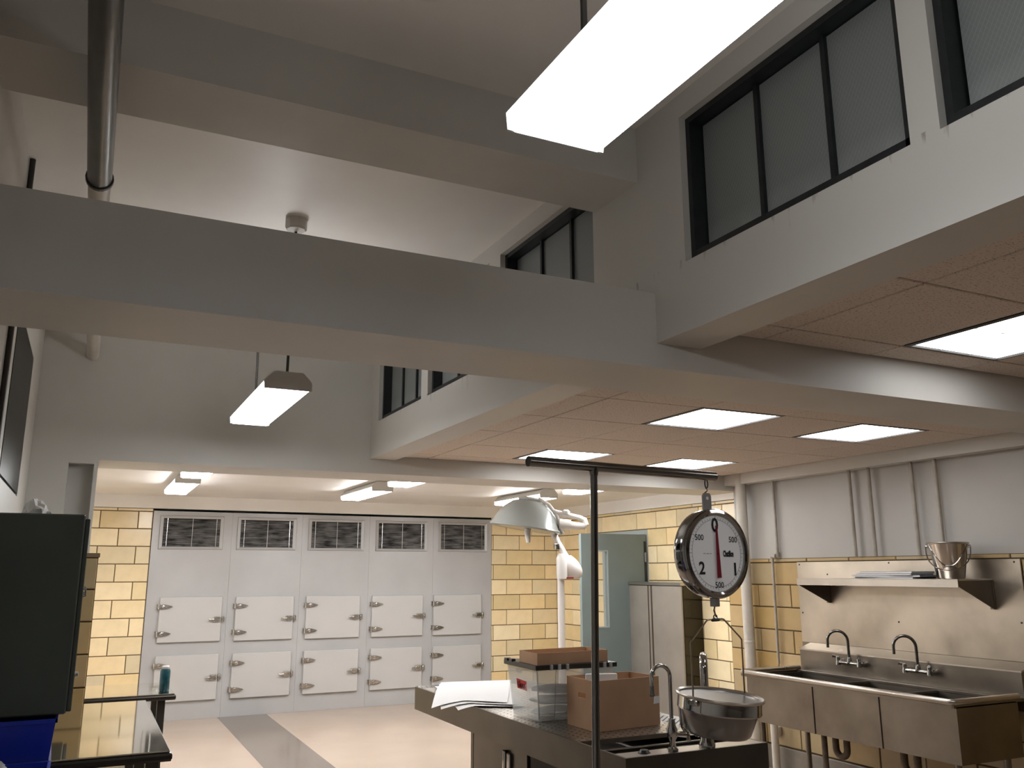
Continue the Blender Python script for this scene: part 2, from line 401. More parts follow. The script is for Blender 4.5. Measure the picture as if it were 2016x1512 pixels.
# jamb tile returns on the pier end
# refrigerator room
struct('wall_refrigerator_left', box(-.75, YB2, 0, -.6, YF + .1, 2.6), PAINTW)
wb = struct('wall_back', MB().box(-.7, YF, 0, .655, YF + .1, 2.36).box(4.985, YF, 0, XD + .1, YF + .1, 2.36), MORTAR)
zr = [(max(2.325 - .2 * (k + 1), .0), 2.325 - .2 * k) for k in range(12)]
tile_rows(wb, YF, '-y', -.6, .652, [(a, b, .097 if k % 2 == 0 else .30) for k, (a, b) in enumerate(zr)], 0, TILE)
tile_rows(wb, YF, '-y', 4.988, XD, [(a, b, 5.22 if k % 2 == 0 else 5.02) for k, (a, b) in enumerate(zr)], 0, TILE)
tile_rows(wb, YF, '-y', -.6, .652, [(2.325, 2.362, .27)], 0, TILE); tile_rows(wb, YF, '-y', 4.988, XD, [(2.325, 2.362, 5.1)], 0, TILE)
struct('wall_back_upper', box(-.7, YF - .03, 2.362, XD + .1, YF + .6, 2.62), PAINTW)
wd = struct('wall_right', MB().box(XD, YB2 - .4, 0, XD + .1, 8.63, 2.36).box(XD, 8.63, 2.1, XD + .1, 9.6, 2.36).box(XD, 9.6, 0, XD + .1, YF + .1, 2.36), MORTAR)
tile_rows(wd, XD, '-x', 6.45, YF - .012, [(a, b, 8.024 if k % 2 == 0 else 8.222) for k, (a, b) in enumerate(zr)], 0, TILE, cut=(8.60, 9.63, 0, 2.125))
tile_rows(wd, XD, '-x', 6.45, YF - .012, [(2.325, 2.362, 8.13)], 0, TILE)
struct('wall_right_upper', box(XD - .02, YB2 - .5, 2.362, XD + .1, YF, 2.62), PAINTW)
struct('ceiling_refrigerator_room', box(-.75, YB2, 2.51, XD + .1, YF + .1, 2.62), PAINTW)
struct('wall_passage', box(XD + .9, 8.3, 0, XD + 1.0, 9.9, 2.3), PAINT)
# sink wall
ZW = 1.735
ws = struct('wall_sink', MB().box(XS + .012, 2.0, 0, XS + .2, 6.47, ZW), MORTAR)
zs = [(1.70 - .1885 * (k + 1), 1.70 - .1885 * k) for k in range(8)]
PANEL = (3.60, 5.56, .90, 1.705)
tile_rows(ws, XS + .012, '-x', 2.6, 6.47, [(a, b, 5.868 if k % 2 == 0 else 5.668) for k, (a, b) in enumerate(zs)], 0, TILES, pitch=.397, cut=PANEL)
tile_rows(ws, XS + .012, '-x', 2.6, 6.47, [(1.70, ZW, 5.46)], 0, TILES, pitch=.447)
PAINTS = mat('sink_wall_paint', (0.40, 0.38, 0.35), 0.4, var=.06, scale=1.5, bump=.1, bscale=25)
struct('wall_sink_upper', MB().box(XS + .012, Y0, ZW, XS + .2, 6.33, 2.62).box(XS + .012, Y0, 0, XS + .2, 2.0, ZW), PAINTS)
struct('baseboard_sink', box(XS - .012, 2.0, 0, XS + .012, 6.47, .185, .004), BASE_COVE)
struct('trim_1', MB().box(XS - .10, YA2, 2.405, XS + .012, YB, 2.5), PAINT)
struct('trim_2', MB().box(XS - .10, Y0, 2.42, XS + .012, YA, 2.55), PAINT)

# dropped ceilings: each tile a part
GRIDB = mat('ceiling_grid_shadow', (0.05, 0.038, 0.03), 0.8)
def dropped(name, x0, x1, y0, y1, z, jx, jy, lights):
    def cuts(a, b, j, p):
        k = math.ceil((a - j) / p - 1e-6); out = [a]
        t = j + k * p
        while t < b - 1e-3:
            if t > a + 1e-3: out.append(t)
            t += p
        return out + [b]
    xs, ys = cuts(x0, x1, jx, .605), cuts(y0, y1, jy, .60)
    cells = [(xs[i], xs[i + 1], ys[k], ys[k + 1]) for i in range(len(xs) - 1) for k in range(len(ys) - 1)]
    bk = MB().box(x0, y0, z + .10, x1, y1, z + .12)
    for a, b, c, d in cells:
        if not any(a < lx < b and c < ly < d for lx, ly in lights): bk.box(a, c, z + .012, b, d, z + .05)
    ce = struct(name, bk, GRIDB)
    for a, b, c, d in cells:
        for _ in (0,):
            if any(a < lx < b and c < ly < d for lx, ly in lights): continue
            if b - a < .02 or d - c < .02: continue
            tile_obj('ceiling_tile', b - a - .009, d - c - .009, ce, (a + .0045, c + .0045, z + .012 + random.uniform(-.0006, .0006)), '-z', CTILE, .012, .003)
    return ce
LB = [(3.26, 3.97), (4.47, 3.97), (3.26, 5.77), (4.47, 5.77)]
dropped('ceiling_2', XC2, XS - .10, YA2, YB, 2.5, 2.35, 3.67, LB)
LF = [(3.32, 2.11), (3.32, .31)]
dropped('ceiling_3', XC2, XS - .10, -1.2, YA, 2.55, 2.405, 2.41, LF)
struct('ceiling_4', box(XC2, Y0, 2.55, XS, -1.2, 2.62), PAINT)

def troffer(cx, cy, z, label, dm=TROFM):
    t = thing('troffer_light', label, 'ceiling light', (cx, cy, z), 'recessed square ceiling lights')
    x0, x1, y0, y1 = cx - .2975, cx + .2975, cy - .295, cy + .295
    xa, xb, ya, yb = x0 + .030, x1 - .008, y0 + .026, y1 - .008
    obj('frame', MB().box(x0, y0, z + .001, xa, y1, z + .07).box(xb, y0, z + .001, x1, y1, z + .07).box(xa, y0, z + .001, xb, ya, z + .07).box(xa, yb, z + .001, xb, y1, z + .07), TROFRAME, t)
    n = 3; w_ = (xb - xa) / n
    for k in range(n):
        obj('diffuser', box(xa + k * w_ + .001, ya, z + .010, xa + (k + 1) * w_ - .001, yb, z + .016), dm, t)
    for k in range(1, n):
        obj('divider', box(xa + k * w_ - .0018, ya, z + .006, xa + k * w_ + .0018, yb, z + .018), HOUSING, t)
    obj('crossbar', box(xa, cy - .0018, z + .006, xb, cy + .0018, z + .0098), HOUSING, t)
tl = ['square ceiling light just behind the big beam, left one of the nearer pair',
      'square ceiling light just behind the big beam, right one of the nearer pair',
      'square ceiling light farther back, left one, half behind the stand crossbar',
      'square ceiling light farther back, right one, just above the crossbar end']
for (x, y), l in zip(LB, tl): troffer(x, y, 2.5, l)
troffer(*LF[0], 2.55, 'square ceiling light in front of the big beam, at the right edge of the photo', TROFF)
troffer(*LF[1], 2.55, 'unseen square ceiling light added to brighten the front bay', TROFM)  # out of view, added for the light it gives the front bay

# ------------------------------------------------------------------ fluorescent fixtures
def fixture(name, cx, y0, y1, zl, w_, label, zc, stems, group, canopy=True, lm=LENS_ROOM, ls=None, up=None, lean=(0, 0), dim_left=False):
    t = thing(name, label, 'lamp', (cx, (y0 + y1) / 2, zl), group)
    h = w_ / 2
    ls = ls or lm
    lens = [(cx - h * .97, zl + .040), (cx - h * .86, zl), (cx + h * .86, zl), (cx + h * .97, zl + .040)]
    lo = obj('lens', MB().prism(lens, 'y', y0 + .004, y1 - .004), lm, t)
    for q in (-1, 1):
        fl = lm if q < 0 and dim_left else ls
        obj('lens_flank', MB().prism([(cx + q * h * .865, zl + .001), (cx + q * h * .975, zl + .012), (cx + q * h, zl + .040), (cx + q * h * .975, zl + .040)], 'y', y0 + .003, y1 - .003), fl, lo)
    hs = [(cx - h - .004, zl + .041), (cx + h + .004, zl + .041), (cx + h - .012, zl + .060), (cx + h * .55, zl + .098), (cx - h * .55, zl + .098), (cx - h + .012, zl + .060)]
    obj('housing', MB().prism(hs, 'y', y0, y1), HOUSING, t)
    if up:
        for q in (-1, 1): obj('added_uplight', box(cx + q * w_ * .16 - .02, y0 + .15, zl + .0965, cx + q * w_ * .16 + .02, y1 - .40, zl + .0995), up, t)  # strips added to throw light up onto the ceilings
    ep = [(cx - h, zl + .003), (cx + h, zl + .003), (cx + h + .004, zl + .048), (cx + h * .62, zl + .10), (cx - h * .62, zl + .10), (cx - h - .004, zl + .048)]
    obj('end_plate', MB().prism(ep, 'y', y0 - .004, y0 + .002), HOUSING, t)
    obj('end_plate', MB().prism(ep, 'y', y1 - .002, y1 + .004), HOUSING, t)
    for ys in stems:
        dx, dy = lean
        st = obj('stem', tube([(cx, ys, zl + .097), (cx + dx, ys + dy, zc)], .0075, 8), DARKIRON, t, 1)
        if canopy: obj('canopy', MB().lathe([(.0, zc - .058), (.048, zc - .058), (.056, zc - .05), (.056, zc)], (cx + dx, ys + dy, 0), 'z', 8), HOUSING, st, 20)
    return t
G = 'fluorescent wraparound lamps'
fixture('pendant_lamp', .860, .32, 1.53, 2.56, .245, 'large glaring fluorescent lamp near the camera at the top of the photo', ZT, (.62, 1.40), G, True, LENS_NEAR, LENS_NEAR_S, UP_NEAR, dim_left=True)
fixture('pendant_lamp', .872, 4.47, 5.66, 2.56, .245, 'white fluorescent lamp hung by rods behind the big grey beam', ZT, (4.52, 5.5), G, True, LENS_MID, LENS_MID_S, UP_MID, (-.055, -.31))
lab = ['far', 'near']
for cx, nm in ((.755, 'left'), (2.57, 'middle'), (4.44, 'right')):
    for k, (a, b) in enumerate(((8.18, 9.34), (6.66, 7.68))):
        fixture('batten_lamp', cx, a, b, 2.405, .215, 'short white fluorescent lamp in the refrigerator room, %s row, %s one of its two' % (nm, ('farther', 'nearer')[k]), 2.51, (a + .2, b - .2), G, False, LENS_ROOM, LENS_ROOM_S)

# ------------------------------------------------------------------ overhead pipe, wall conduits
t = thing('overhead_pipe', 'thick silver-grey pipe running overhead at the upper left past both beams', 'pipe', (-.088, 3.0, 3.08))
mb = MB(); xp, zp, r = -.088, 3.075, .043
obj('pipe_run', tube([(xp, Y0, zp), (xp, 3.36, zp)], r, 20), mat('silver_pipe', (.13, .125, .115), .33, .55, var=.1, scale=14), t, 1)
obj('pipe_end', tube([(xp, 3.34, zp), (xp, 6.335, zp)], r * .93, 20), PIPEW, t, 1)
obj('coupling_ring', MB().lathe([(r, 3.345), (r + .006, 3.347), (r + .006, 3.365), (r, 3.367)], (xp, 0, zp), 'y', 20), DARKIRON, t, 1)
tag(obj('conduit', tube([(XL + .014, 4.05, 1.2), (XL + .014, 4.05, ZT)], .012, 10), DARKIRON, None, 1), 'thin dark vertical rod on the left wall, rising above the beam', 'conduit')

t = thing('drain_stack', 'thick white vertical pipe in the corner beside the sink', 'pipe', (5.32, 6.12, 0))
obj('pipe_run', tube([(5.325, 6.13, .0), (5.325, 6.13, 2.5)], .048, 18), PIPEW, t, 1)
for z in (.52, 1.02): obj('joint_ring', MB().lathe([(.048, z - .012), (.0495, z - .01), (.0495, z + .01), (.048, z + .012)], (5.325, 6.13, 0), 'z', 18), PIPEW, t, 1)
obj('branch_stub', tube([(5.30, 5.86, .0), (5.30, 5.86, .46)], .032, 14), PIPEW, t, 1)
t = thing('water_pipe', 'thin painted pipe with an elbow at the tile top, left of the sink panel', 'pipe', (5.37, 5.8, 1.7))
obj('upper_pipe', tube([(5.385, 5.775, 1.755), (5.385, 5.775, 2.405)], .013, 10), PIPEG, t, 1)
obj('elbow', MB().lathe([(0, -.028), (.02, -.026), (.024, 0), (.02, .026), (0, .028)], (5.365, 5.80, 1.752), 'y', 12).lathe([(0, -.024), (.019, -.02), (.019, .02), (0, .024)], (5.385, 5.775, 1.765), 'z', 12), PIPEG, t, 1)
obj('lower_pipe', tube([(5.365, 5.82, 1.745), (5.372, 5.835, .86)], .012, 10), PIPEG, t, 1)
for i, (y, l) in enumerate(((4.905, 'first thin pipe from the left on the upper wall above the sink shelf'), (4.715, 'second thin pipe from the left on the upper wall above the sink shelf'),
                            (4.33, 'third thin pipe from the left on the upper wall, left of the bucket'), (4.13, 'fourth thin pipe from the left on the upper wall, rising behind the bucket'))):
    tag(obj('wall_pipe', tube([(5.37, y, ZW + .001), (5.37, y, 2.405)], .014, 10), PIPEG, None, 1), l, 'pipe', 'thin pipes above the sink shelf')

# ------------------------------------------------------------------ mortuary refrigerator
FX0, FX1, FZ = .66, 4.98, 2.335
t = thing('mortuary_refrigerator', 'wall of ten white body refrigerator doors under five dark vents', 'refrigerator', (2.8, YF, 0))
FY = YF - .02
cut = [FX0, 1.545, 2.389, 3.255, 4.13, FX1]
for i in range(5):
    obj('front_panel', MB().box(cut[i] + (.0006 if i else -.004), FY, .0, cut[i + 1] - (.0006 if i < 4 else -.004), YF + .09, FZ, .001), FRIDGE, t)
VX = [(.73, 1.448), (1.603, 2.314), (2.463, 3.18), (3.333, 4.044), (4.198, 4.917)]
for a, b in VX:
    z0, z1 = 1.893, 2.285
    v = obj('vent_grille', box(a + .03, FY - .004, z0 + .03, b - .03, FY - .001, z1 - .03), VENTBACK, t)
    fr = MB()
    W = .042
    for (p, q) in (((a, z0), (b, z0)), ((b, z0), (b, z1)), ((b, z1), (a, z1)), ((a, z1), (a, z0))):
        cx_, cz_ = (a + b) / 2, (z0 + z1) / 2
        def inn(pt): return (pt[0] + (W if pt[0] < cx_ else -W), pt[1] + (W * .8 if pt[1] < cz_ else -W * .8))
        pi_, qi_ = inn(p), inn(q)
        pts = [(p[0], FY, p[1]), (q[0], FY, q[1]), (q[0] + (.008 if q[0] < cx_ else -.008), FY - .022, q[1] + (.008 if q[1] < cz_ else -.008)), (p[0] + (.008 if p[0] < cx_ else -.008), FY - .022, p[1] + (.008 if p[1] < cz_ else -.008)),
               (pi_[0], FY - .008, pi_[1]), (qi_[0], FY - .008, qi_[1])]
        fr.add(pts, [(0, 1, 2, 3), (3, 2, 5, 4)])
    obj('vent_frame', fr, FRIDGE, v)
    sl = MB(); z = z0 + .045
    while z < z1 - .04:
        sl.add([(a + .04, FY - .006, z), (b - .04, FY - .006, z), (b - .04, FY - .014, z - .008), (a + .04, FY - .014, z - .008), (a + .04, FY - .006, z - .0015), (b - .04, FY - .006, z - .0015)], [(0, 1, 2, 3), (3, 2, 5, 4)]); z += .0125
    stuff(obj('louvre_slats', sl, LOUVRE, v))
    for xx in ((a + b) / 2 + .005, a + .085, b - .085):
        obj('divider_rod', box(xx - .0035, FY - .018, z0 + .035, xx + .0035, FY - .012, z1 - .035), HANDLE if xx != (a + b) / 2 + .005 else FRIDGE, v)
DX = [(.80, 1.487), (1.640, 2.322), (2.474, 3.152), (3.309, 3.993), (4.141, 4.826)]
for i, (a, b) in enumerate(DX):
    for z0, z1 in ((.848 - .006 * i, 1.352 - .005 * i), (.203 - .003 * i, .705 - .005 * i)):
        d = obj('refrigerator_door', box(a, FY - .032, z0, b, FY - .001, z1, .006), FDOOR, t)
        obj('door_gasket', box(a + .01, FY - .006, z0 - .004, b - .006, FY + .0, z1 + .004), DOORF, d)
        for zz in (z1 - .105, z0 + .10):
            hy = FY - .034
            hm = MB().prism([(a + .004, zz - .018), (a + .035, zz - .027), (a + .08, zz - .021), (a + .135, zz - .005), (a + .14, zz), (a + .135, zz + .005), (a + .08, zz + .021), (a + .035, zz + .027), (a + .004, zz + .018)], 'y', hy - .02, hy)
            hm.tube([(a - .004, hy - .012, zz - .030), (a - .004, hy - .012, zz + .030)], .013, 10).box(a - .03, FY - .014, zz - .028, a + .0, FY - .002, zz + .028, .003)
            hm.lathe([(0, -.016), (.017, -.012), (.023, 0), (.017, .012), (0, .016)], (a + .045, hy - .018, zz), 'y', 10)
            obj('hinge', hm, HANDLE, d, 1)
        zm = (z0 + z1) / 2 - .005; hy = FY - .033
        lm = MB().box(b - .095, hy - .03, zm - .03, b - .012, hy + .001, zm + .03, .010).tube([(b - .085, hy - .025, zm), (b - .15, hy - .045, zm + .002)], [.012, .008], 10)
        lm.box(b + .002, FY - .05, zm - .033, b + .035, FY - .001, zm + .033, .010)
        obj('latch', lm, HANDLE, d, 1)

# ------------------------------------------------------------------ door in the tiled wall
fr = MB()
fr.box(XD - .012, 8.60, 0, XD + .10, 8.655, 2.12, .002).box(XD - .012, 9.57, 0, XD + .10, 9.625, 2.12, .002).box(XD - .012, 8.655, 2.065, XD + .10, 9.57, 2.12, .002)
d = struct('door_1', fr, DOORF)
yl = 8.615; xa, xb = 5.09, 5.985
wx0, wx1, wz0, wz1 = 5.30, 5.437, 1.015, 1.858
lf = MB().box(xa, yl, .01, wx0, yl + .044, 2.06).box(wx1, yl, .01, xb, yl + .044, 2.06).box(wx0, yl, .01, wx1, yl + .044, wz0).box(wx0, yl, wz1, wx1, yl + .044, 2.06)
obj('door_leaf', lf, DOORG, d)
obj('vision_glass', box(wx0, yl + .018, wz0, wx1, yl + .024, wz1), GLASS, d)
e = .012
obj('glass_bead', MB().box(wx0 - e, yl - .006, wz0 - e, wx0, yl + .001, wz1 + e).box(wx1, yl - .006, wz0 - e, wx1 + e, yl + .001, wz1 + e).box(wx0, yl - .006, wz0 - e, wx1, yl + .001, wz0).box(wx0, yl - .006, wz1, wx1, yl + .001, wz1 + e), DOORF, d)
obj('hinge_gap', box(xb - .03, yl - .004, .3, xb - .002, yl + .0, 1.98), BLACKPL, d)
obj('door_hinge', tube([(xb - .02, yl - .012, 1.74), (xb - .02, yl - .012, 1.85)], .012, 10), CHROME, d, 1)

# ------------------------------------------------------------------ tall steel cabinet in the corner
CABST = mat('matte_cabinet_steel', (.38, .345, .30), .48, .75, var=.1, scale=3)
t = thing('steel_cabinet', 'tall stainless steel two-door cabinet in front of the grey door', 'cabinet', (5.85, 8.15, 0))
cx0, cx1, cy0, cy1, ct = 5.73, 6.0, 7.62, 8.72, 1.512
obj('body', box(cx0 + .02, cy0 + .004, .06, cx1, cy1, ct - .035, .003), mat('polished_side', (.05, .045, .036), .12, 1.0), t)
obj('top', box(cx0 - .012, cy0, ct - .034, cx1, cy1 + .01, ct, .003), STEEL, t)
ym = 8.205
for a, b in ((cy0 + .008, ym - .045), (ym + .045, cy1 - .004)):
    obj('cabinet_door', box(cx0, a, .08, cx0 + .02, b, ct - .04, .002), CABST, t)
obj('door_gap', box(cx0 + .003, ym - .045, .08, cx0 + .019, ym + .045, ct - .04), mat('dark_gap', (.035, .022, .012), .6), t)
obj('centre_post', box(cx0 - .001, ym - .017, .08, cx0 + .013, ym + .017, ct - .04), CABST, t)
obj('plinth', box(cx0 + .03, cy0 + .02, 0, cx1, cy1 - .01, .06), BLACKPL, t)

# ------------------------------------------------------------------ surgical lamp on a floor stand
LX, LY = 4.195, 7.5
t = thing('examination_lamp', 'grey dome examination lamp on a white pole beside the steel table', 'lamp', (LX, LY, 0))
obj('base', MB().lathe([(0, 0), (.26, 0), (.26, .03), (.2, .06), (.05, .09), (0, .09)], (LX, LY, 0), 'z', 32), WHITEPL, t, 1)
obj('pole', tube([(LX, LY, .08), (LX, LY, 1.70)], .034, 16), WHITEPL, t, 1)
obj('pole_collar', MB().lathe([(0, 1.56), (.052, 1.56), (.054, 1.60), (.054, 1.76), (.036, 1.80), (0, 1.80)], (LX - .02, LY - .06, 0), 'z', 18), WHITEPL, t, 1)
rd = Vector((R_[0], R_[1], 0)); fd = Vector((-.4388, .8986, 0)) * -1
b0 = Vector((LX, LY, 1.66))
sp = MB()
Mx = Matrix.Translation(b0 + rd * .10 + Vector((0, 0, .02))) @ Matrix.Rotation(math.atan2(rd.y, rd.x), 4, 'Z')
bm = bmesh.new(); bmesh.ops.create_uvsphere(bm, u_segments=20, v_segments=12, radius=1)
vs = [(v.co.x * .115, v.co.y * .085, v.co.z * .105 - (.06 * v.co.x if v.co.x > 0 else 0)) for v in bm.verts]; fs = [tuple(v.index for v in f.verts) for f in bm.faces]; bm.free()
sp.add(vs, fs, Mx)
obj('counterweight', sp, WHITEPL, t, 1)
obj('counterweight_label', box(-.0, -.095, -.10, .1, -.085, -.085, M=Matrix.Translation(b0 + rd * .02 + Vector((0, 0, .0))) @ Matrix.Rotation(math.atan2(rd.y, rd.x), 4, 'Z')), REDN, t)
a1 = b0 + rd * .10 + Vector((0, 0, .03)); a2 = b0 + rd * -.02 + Vector((0, 0, .24)); a3 = b0 + rd * -.085 + Vector((0, 0, .375))
obj('arm', MB().tube([a1, a1 * .5 + a2 * .5, a2], [.034, .03, .03], 14).tube([a2, a3], [.028, .034], 14), WHITEPL, t, 1)
obj('arm_joint', MB().lathe([(0, -.03), (.034, -.028), (.036, 0), (.034, .028), (0, .03)], (b0 + rd * -.03 + Vector((0, 0, .21)))[:], 'z', 14), CHROME, t, 1)
# dome shade, opening downwards and tipped
dc = Vector((3.815, 7.5, 2.055))
Md = Matrix.Translation(dc) @ Matrix.Rotation(math.atan2(rd.y, rd.x), 4, 'Z') @ Matrix.Rotation(radians(9), 4, 'Y')
prof = [(.345, -.022), (.352, -.012), (.345, .0), (.30, .095), (.24, .175), (.165, .235), (.085, .262), (0, .268), (0, .258), (.083, .25), (.16, .224), (.232, .166), (.29, .09), (.333, .0), (.336, -.018), (.345, -.022)]
obj('dome_shade', MB().lathe(prof, M=Md, seg=40), LAMPGREY, t, 1)
obj('dome_rim', MB().lathe([(.336, -.024), (.356, -.022), (.36, -.010), (.352, .002), (.336, -.004)], M=Md, seg=40, closed=True), LAMPGREY, t, 1)
obj('dome_cap', MB().lathe([(0, .29), (.10, .285), (.12, .268), (.105, .25), (0, .25)], M=Md, seg=24), HOUSING, t, 1)
obj('bulb', MB().lathe([(0, .0), (.07, .02), (.08, .1), (.05, .2), (0, .25)], M=Md, seg=16), WHITEPL, t, 1)
hs = [Md @ Vector(p) for p in ((.02, -.05, .24), (.02, -.05, -.05), (.045, -.06, -.15))]
obj('sterile_handle', tube(hs, [.02, .034, .02], 12), HOUSING, t, 1)
# yoke: curved band on the dome and the handle loop reaching right
yk = [Md @ Vector(p) for p in ((.08, -.06, .285), (.19, -.09, .235), (.275, -.10, .15), (.335, -.11, .03), (.365, -.11, -.015))]
obj('yoke', tube(yk, .017, 10), WHITEPL, t, 1)
lp = [Md @ Vector(p) for p in ((.25, -.10, .18), (.36, -.10, .168), (.50, -.10, .158), (.545, -.10, .145), (.56, -.10, .112), (.54, -.10, .085), (.47, -.10, .075), (.33, -.10, .07))]
lp2 = lp
obj('loop_arm', tube(lp2, [.022, .022, .024, .028, .034, .036, .036, .045], 12), WHITEPL, t, 1)
obj('loop_arm', tube([Md @ Vector((.31, -.10, .07)), Md @ Vector((.42, -.10, .076))], .05, 14), WHITEPL, t, 1)
obj('top_knob', MB().lathe([(0, .0), (.035, .004), (.04, .03), (.02, .045), (0, .046)], M=Md @ Matrix.Translation((.36, -.10, .17)), seg=14), WHITEPL, t, 1)

# ------------------------------------------------------------------ dissection table
TX0, TX1, TY0, TY1, TZ = 1.99, 2.72, 3.055, 5.51, .9
t = thing('autopsy_table', 'long stainless steel autopsy table with perforated top and sink end', 'table', (2.35, 4.3, 0))
rb = .012
fr = MB()
fr.box(TX0, TY0, .763, TX0 + rb, TY1, TZ).box(TX1 - rb, TY0, .763, TX1, TY1, TZ).box(TX0 + rb, TY1 - rb, .763, TX1 - rb, TY1, TZ).box(TX0 + rb, TY0, .55, TX1 - rb, TY0 + rb, TZ)
fr.box(TX0, TY0, .55, TX0 + rb, 3.46, .763).box(TX1 - rb, TY0, .55, TX1, 3.46, .763)
fr.box(TX0 + rb, 3.46, .763, TX1 - rb, TY1 - rb, .775).box(TX0 + rb, TY0 + rb, .60, TX1 - rb, 3.46, .61)
fr.box(TX0 + rb, 3.448, .60, TX1 - rb, 3.46, .79)
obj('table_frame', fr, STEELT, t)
# raised rim with drain slots on the right and far edges
rim = MB().prism([(TX1 - .07, TZ - .012), (TX1 - .012, TZ + .02), (TX1, TZ + .02), (TX1, TZ - .01)], 'y', 3.46, TY1)
rim.prism([(TY1 - .07, TZ - .012), (TY1 - .012, TZ + .004), (TY1, TZ + .004), (TY1, TZ - .01)], 'x', TX0 + rb, TX1)
obj('slotted_rim', rim, STEELT, t)
sl = MB(); y = 3.5
while y < 5.4:
    sl.add([(TX1 - .060, y, TZ - .0055), (TX1 - .026, y, TZ + .0133), (TX1 - .026, y + .006, TZ + .0133), (TX1 - .060, y + .006, TZ - .0055)], [(0, 1, 2, 3)]); y += .034
x = TX0 + .03
while x < TX1 - .08:
    sl.add([(x, TY1 - .062, TZ - .0088), (x, TY1 - .02, TZ + .0028), (x + .006, TY1 - .02, TZ + .0028), (x + .006, TY1 - .062, TZ - .0088)], [(0, 1, 2, 3)]); x += .034
stuff(obj('drain_slots', sl, BLACK, t))
# perforated top made of cells with real holes
pf = MB(); gx0, gx1, gy0, gy1 = TX0 + .014, TX1 - .07, 3.455, TY1 - .07
nx, ny = 16, 49
cw, chh = (gx1 - gx0) / nx, (gy1 - gy0) / ny
for i in range(nx):
    for j in range(ny):
        a, b = gx0 + i * cw, gy0 + j * chh; c_ = (a + cw / 2, b + chh / 2); z = TZ - .004
        out = [(a + cw, b + chh / 2), (a + cw, b + chh), (a + cw / 2, b + chh), (a, b + chh), (a, b + chh / 2), (a, b), (a + cw / 2, b), (a + cw, b)]
        inn_ = [(c_[0] + .0062 * cos(2 * pi * k / 8), c_[1] + .0062 * sin(2 * pi * k / 8)) for k in range(8)]
        vs = [(p[0], p[1], z) for p in out] + [(p[0], p[1], z) for p in inn_] + [(p[0], p[1], z - .004) for p in inn_]
        pf.add(vs, [(k, (k + 1) % 8, (k + 1) % 8 + 8, k + 8) for k in range(8)] + [(k + 8, (k + 1) % 8 + 8, (k + 1) % 8 + 16, k + 16) for k in range(8)])
pf.box(gx0, gy0 - .002, TZ - .022, gx1 + .05, gy0, TZ - .003)
obj('perforated_top', pf, STEEL, t)
# sink well at the near end
deck = MB().box(TX0 + rb, TY0 + rb, TZ - .012, TX1 - rb, 3.155, TZ - .0005, .002)
obj('sink_deck', deck, STEEL, t)
obj('sink_well', MB().box(TX0 + rb, 3.155, TZ - .1, TX1 - rb, 3.16, TZ - .012).box(TX0 + rb, 3.27, TZ - .13, TX1 - rb, 3.28, TZ - .02).box(TX0 + rb, 3.16, TZ - .14, TX1 - rb, 3.27, TZ - .13)
    .box(TX0 + rb, 3.28, TZ - .10, TX1 - rb, 3.448, TZ - .09), STEELD, t)
obj('well_rail', box(TX0 + rb, 3.262, TZ - .02, TX1 - rb, 3.285, TZ - .008, .003), STEELT, t)
obj('sloped_baffle', MB().prism([(3.16, TZ - .06), (3.262, TZ - .02), (3.262, TZ - .032), (3.16, TZ - .072)], 'x', 2.36, 2.53), STEELT, t)
obj('deck_button', MB().lathe([(0, .012), (.017, .012), (.021, .006), (.026, .001), (.026, 0), (0, 0)], (2.12, 3.115, TZ), 'z', 20), BLACKPL, t, 1)
# pedestal with side doors
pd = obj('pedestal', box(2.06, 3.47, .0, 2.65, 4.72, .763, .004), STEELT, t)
obj('pedestal_corner', box(2.05, 4.70, .0, 2.075, 4.735, .763, .002), STEELT, t)
pdr = obj('pedestal_door', box(2.048, 4.03, .06, 2.062, 4.69, .75, .002), STEELT, t)
obj('door_latch', MB().box(2.026, 4.245, .60, 2.05, 4.275, .725, .006).box(2.032, 4.20, .60, 2.048, 4.235, .715, .004), CHROME, pdr)
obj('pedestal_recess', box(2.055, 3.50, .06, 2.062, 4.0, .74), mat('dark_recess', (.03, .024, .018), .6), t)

def path_up(x, y, z0, z1, r, d, drop, flat=0):
    d = Vector(d).normalized(); u = Vector((0, 0, 1))
    c = Vector((x, y, z1 - r)) + d * r
    return [Vector((x, y, z0)), Vector((x, y, z1 - r))] + arc(c, -d, u, r, 10, 180, 12) + [c + d * r - u * drop]
f = obj('gooseneck_faucet', tube(path_up(2.25, 3.098, TZ + .09, 1.238, .045, (-1, .05, 0), .055), .0085, 12), CHROME, t, 1)
obj('faucet_body', MB().lathe([(0, 0), (.024, 0), (.024, .008), (.014, .016), (.013, .04), (.022, .055), (.024, .08), (.016, .10), (.013, .125), (0, .128)], (2.25, 3.098, TZ), 'z', 18), CHROME, f, 1)
obj('spout_tip', MB().lathe([(.0105, 0), (.013, .003), (.0105, .012), (.009, .04), (.0, .04)], (2.16, 3.1025, 1.118), 'z', 12), DCHROME, f, 1)
hd = MB().tube([(2.262, 3.09, TZ + .065), (2.305, 3.07, TZ + .06)], .009, 10)
hc = Vector((2.31, 3.068, TZ + .06))
for k in range(4):
    a = radians(45 + 90 * k); hd.tube([hc, hc + Vector((.008 * cos(a), .018 * cos(a), .028 * sin(a)))], [.006, .008], 8)
obj('cross_handle', hd, CHROME, f, 1)
g = obj('aspirator_column', MB().lathe([(0, 0), (.034, 0), (.036, .012), (.027, .03), (.026, .06), (.024, .10), (.0, .10)], (2.43, 3.10, TZ), 'z', 22), CHROME, t, 1)
obj('tall_gooseneck', tube(path_up(2.43, 3.10, TZ + .09, 1.262, .06, (.63, .777, 0), .09), .0165, 14), CHROME, g, 1)
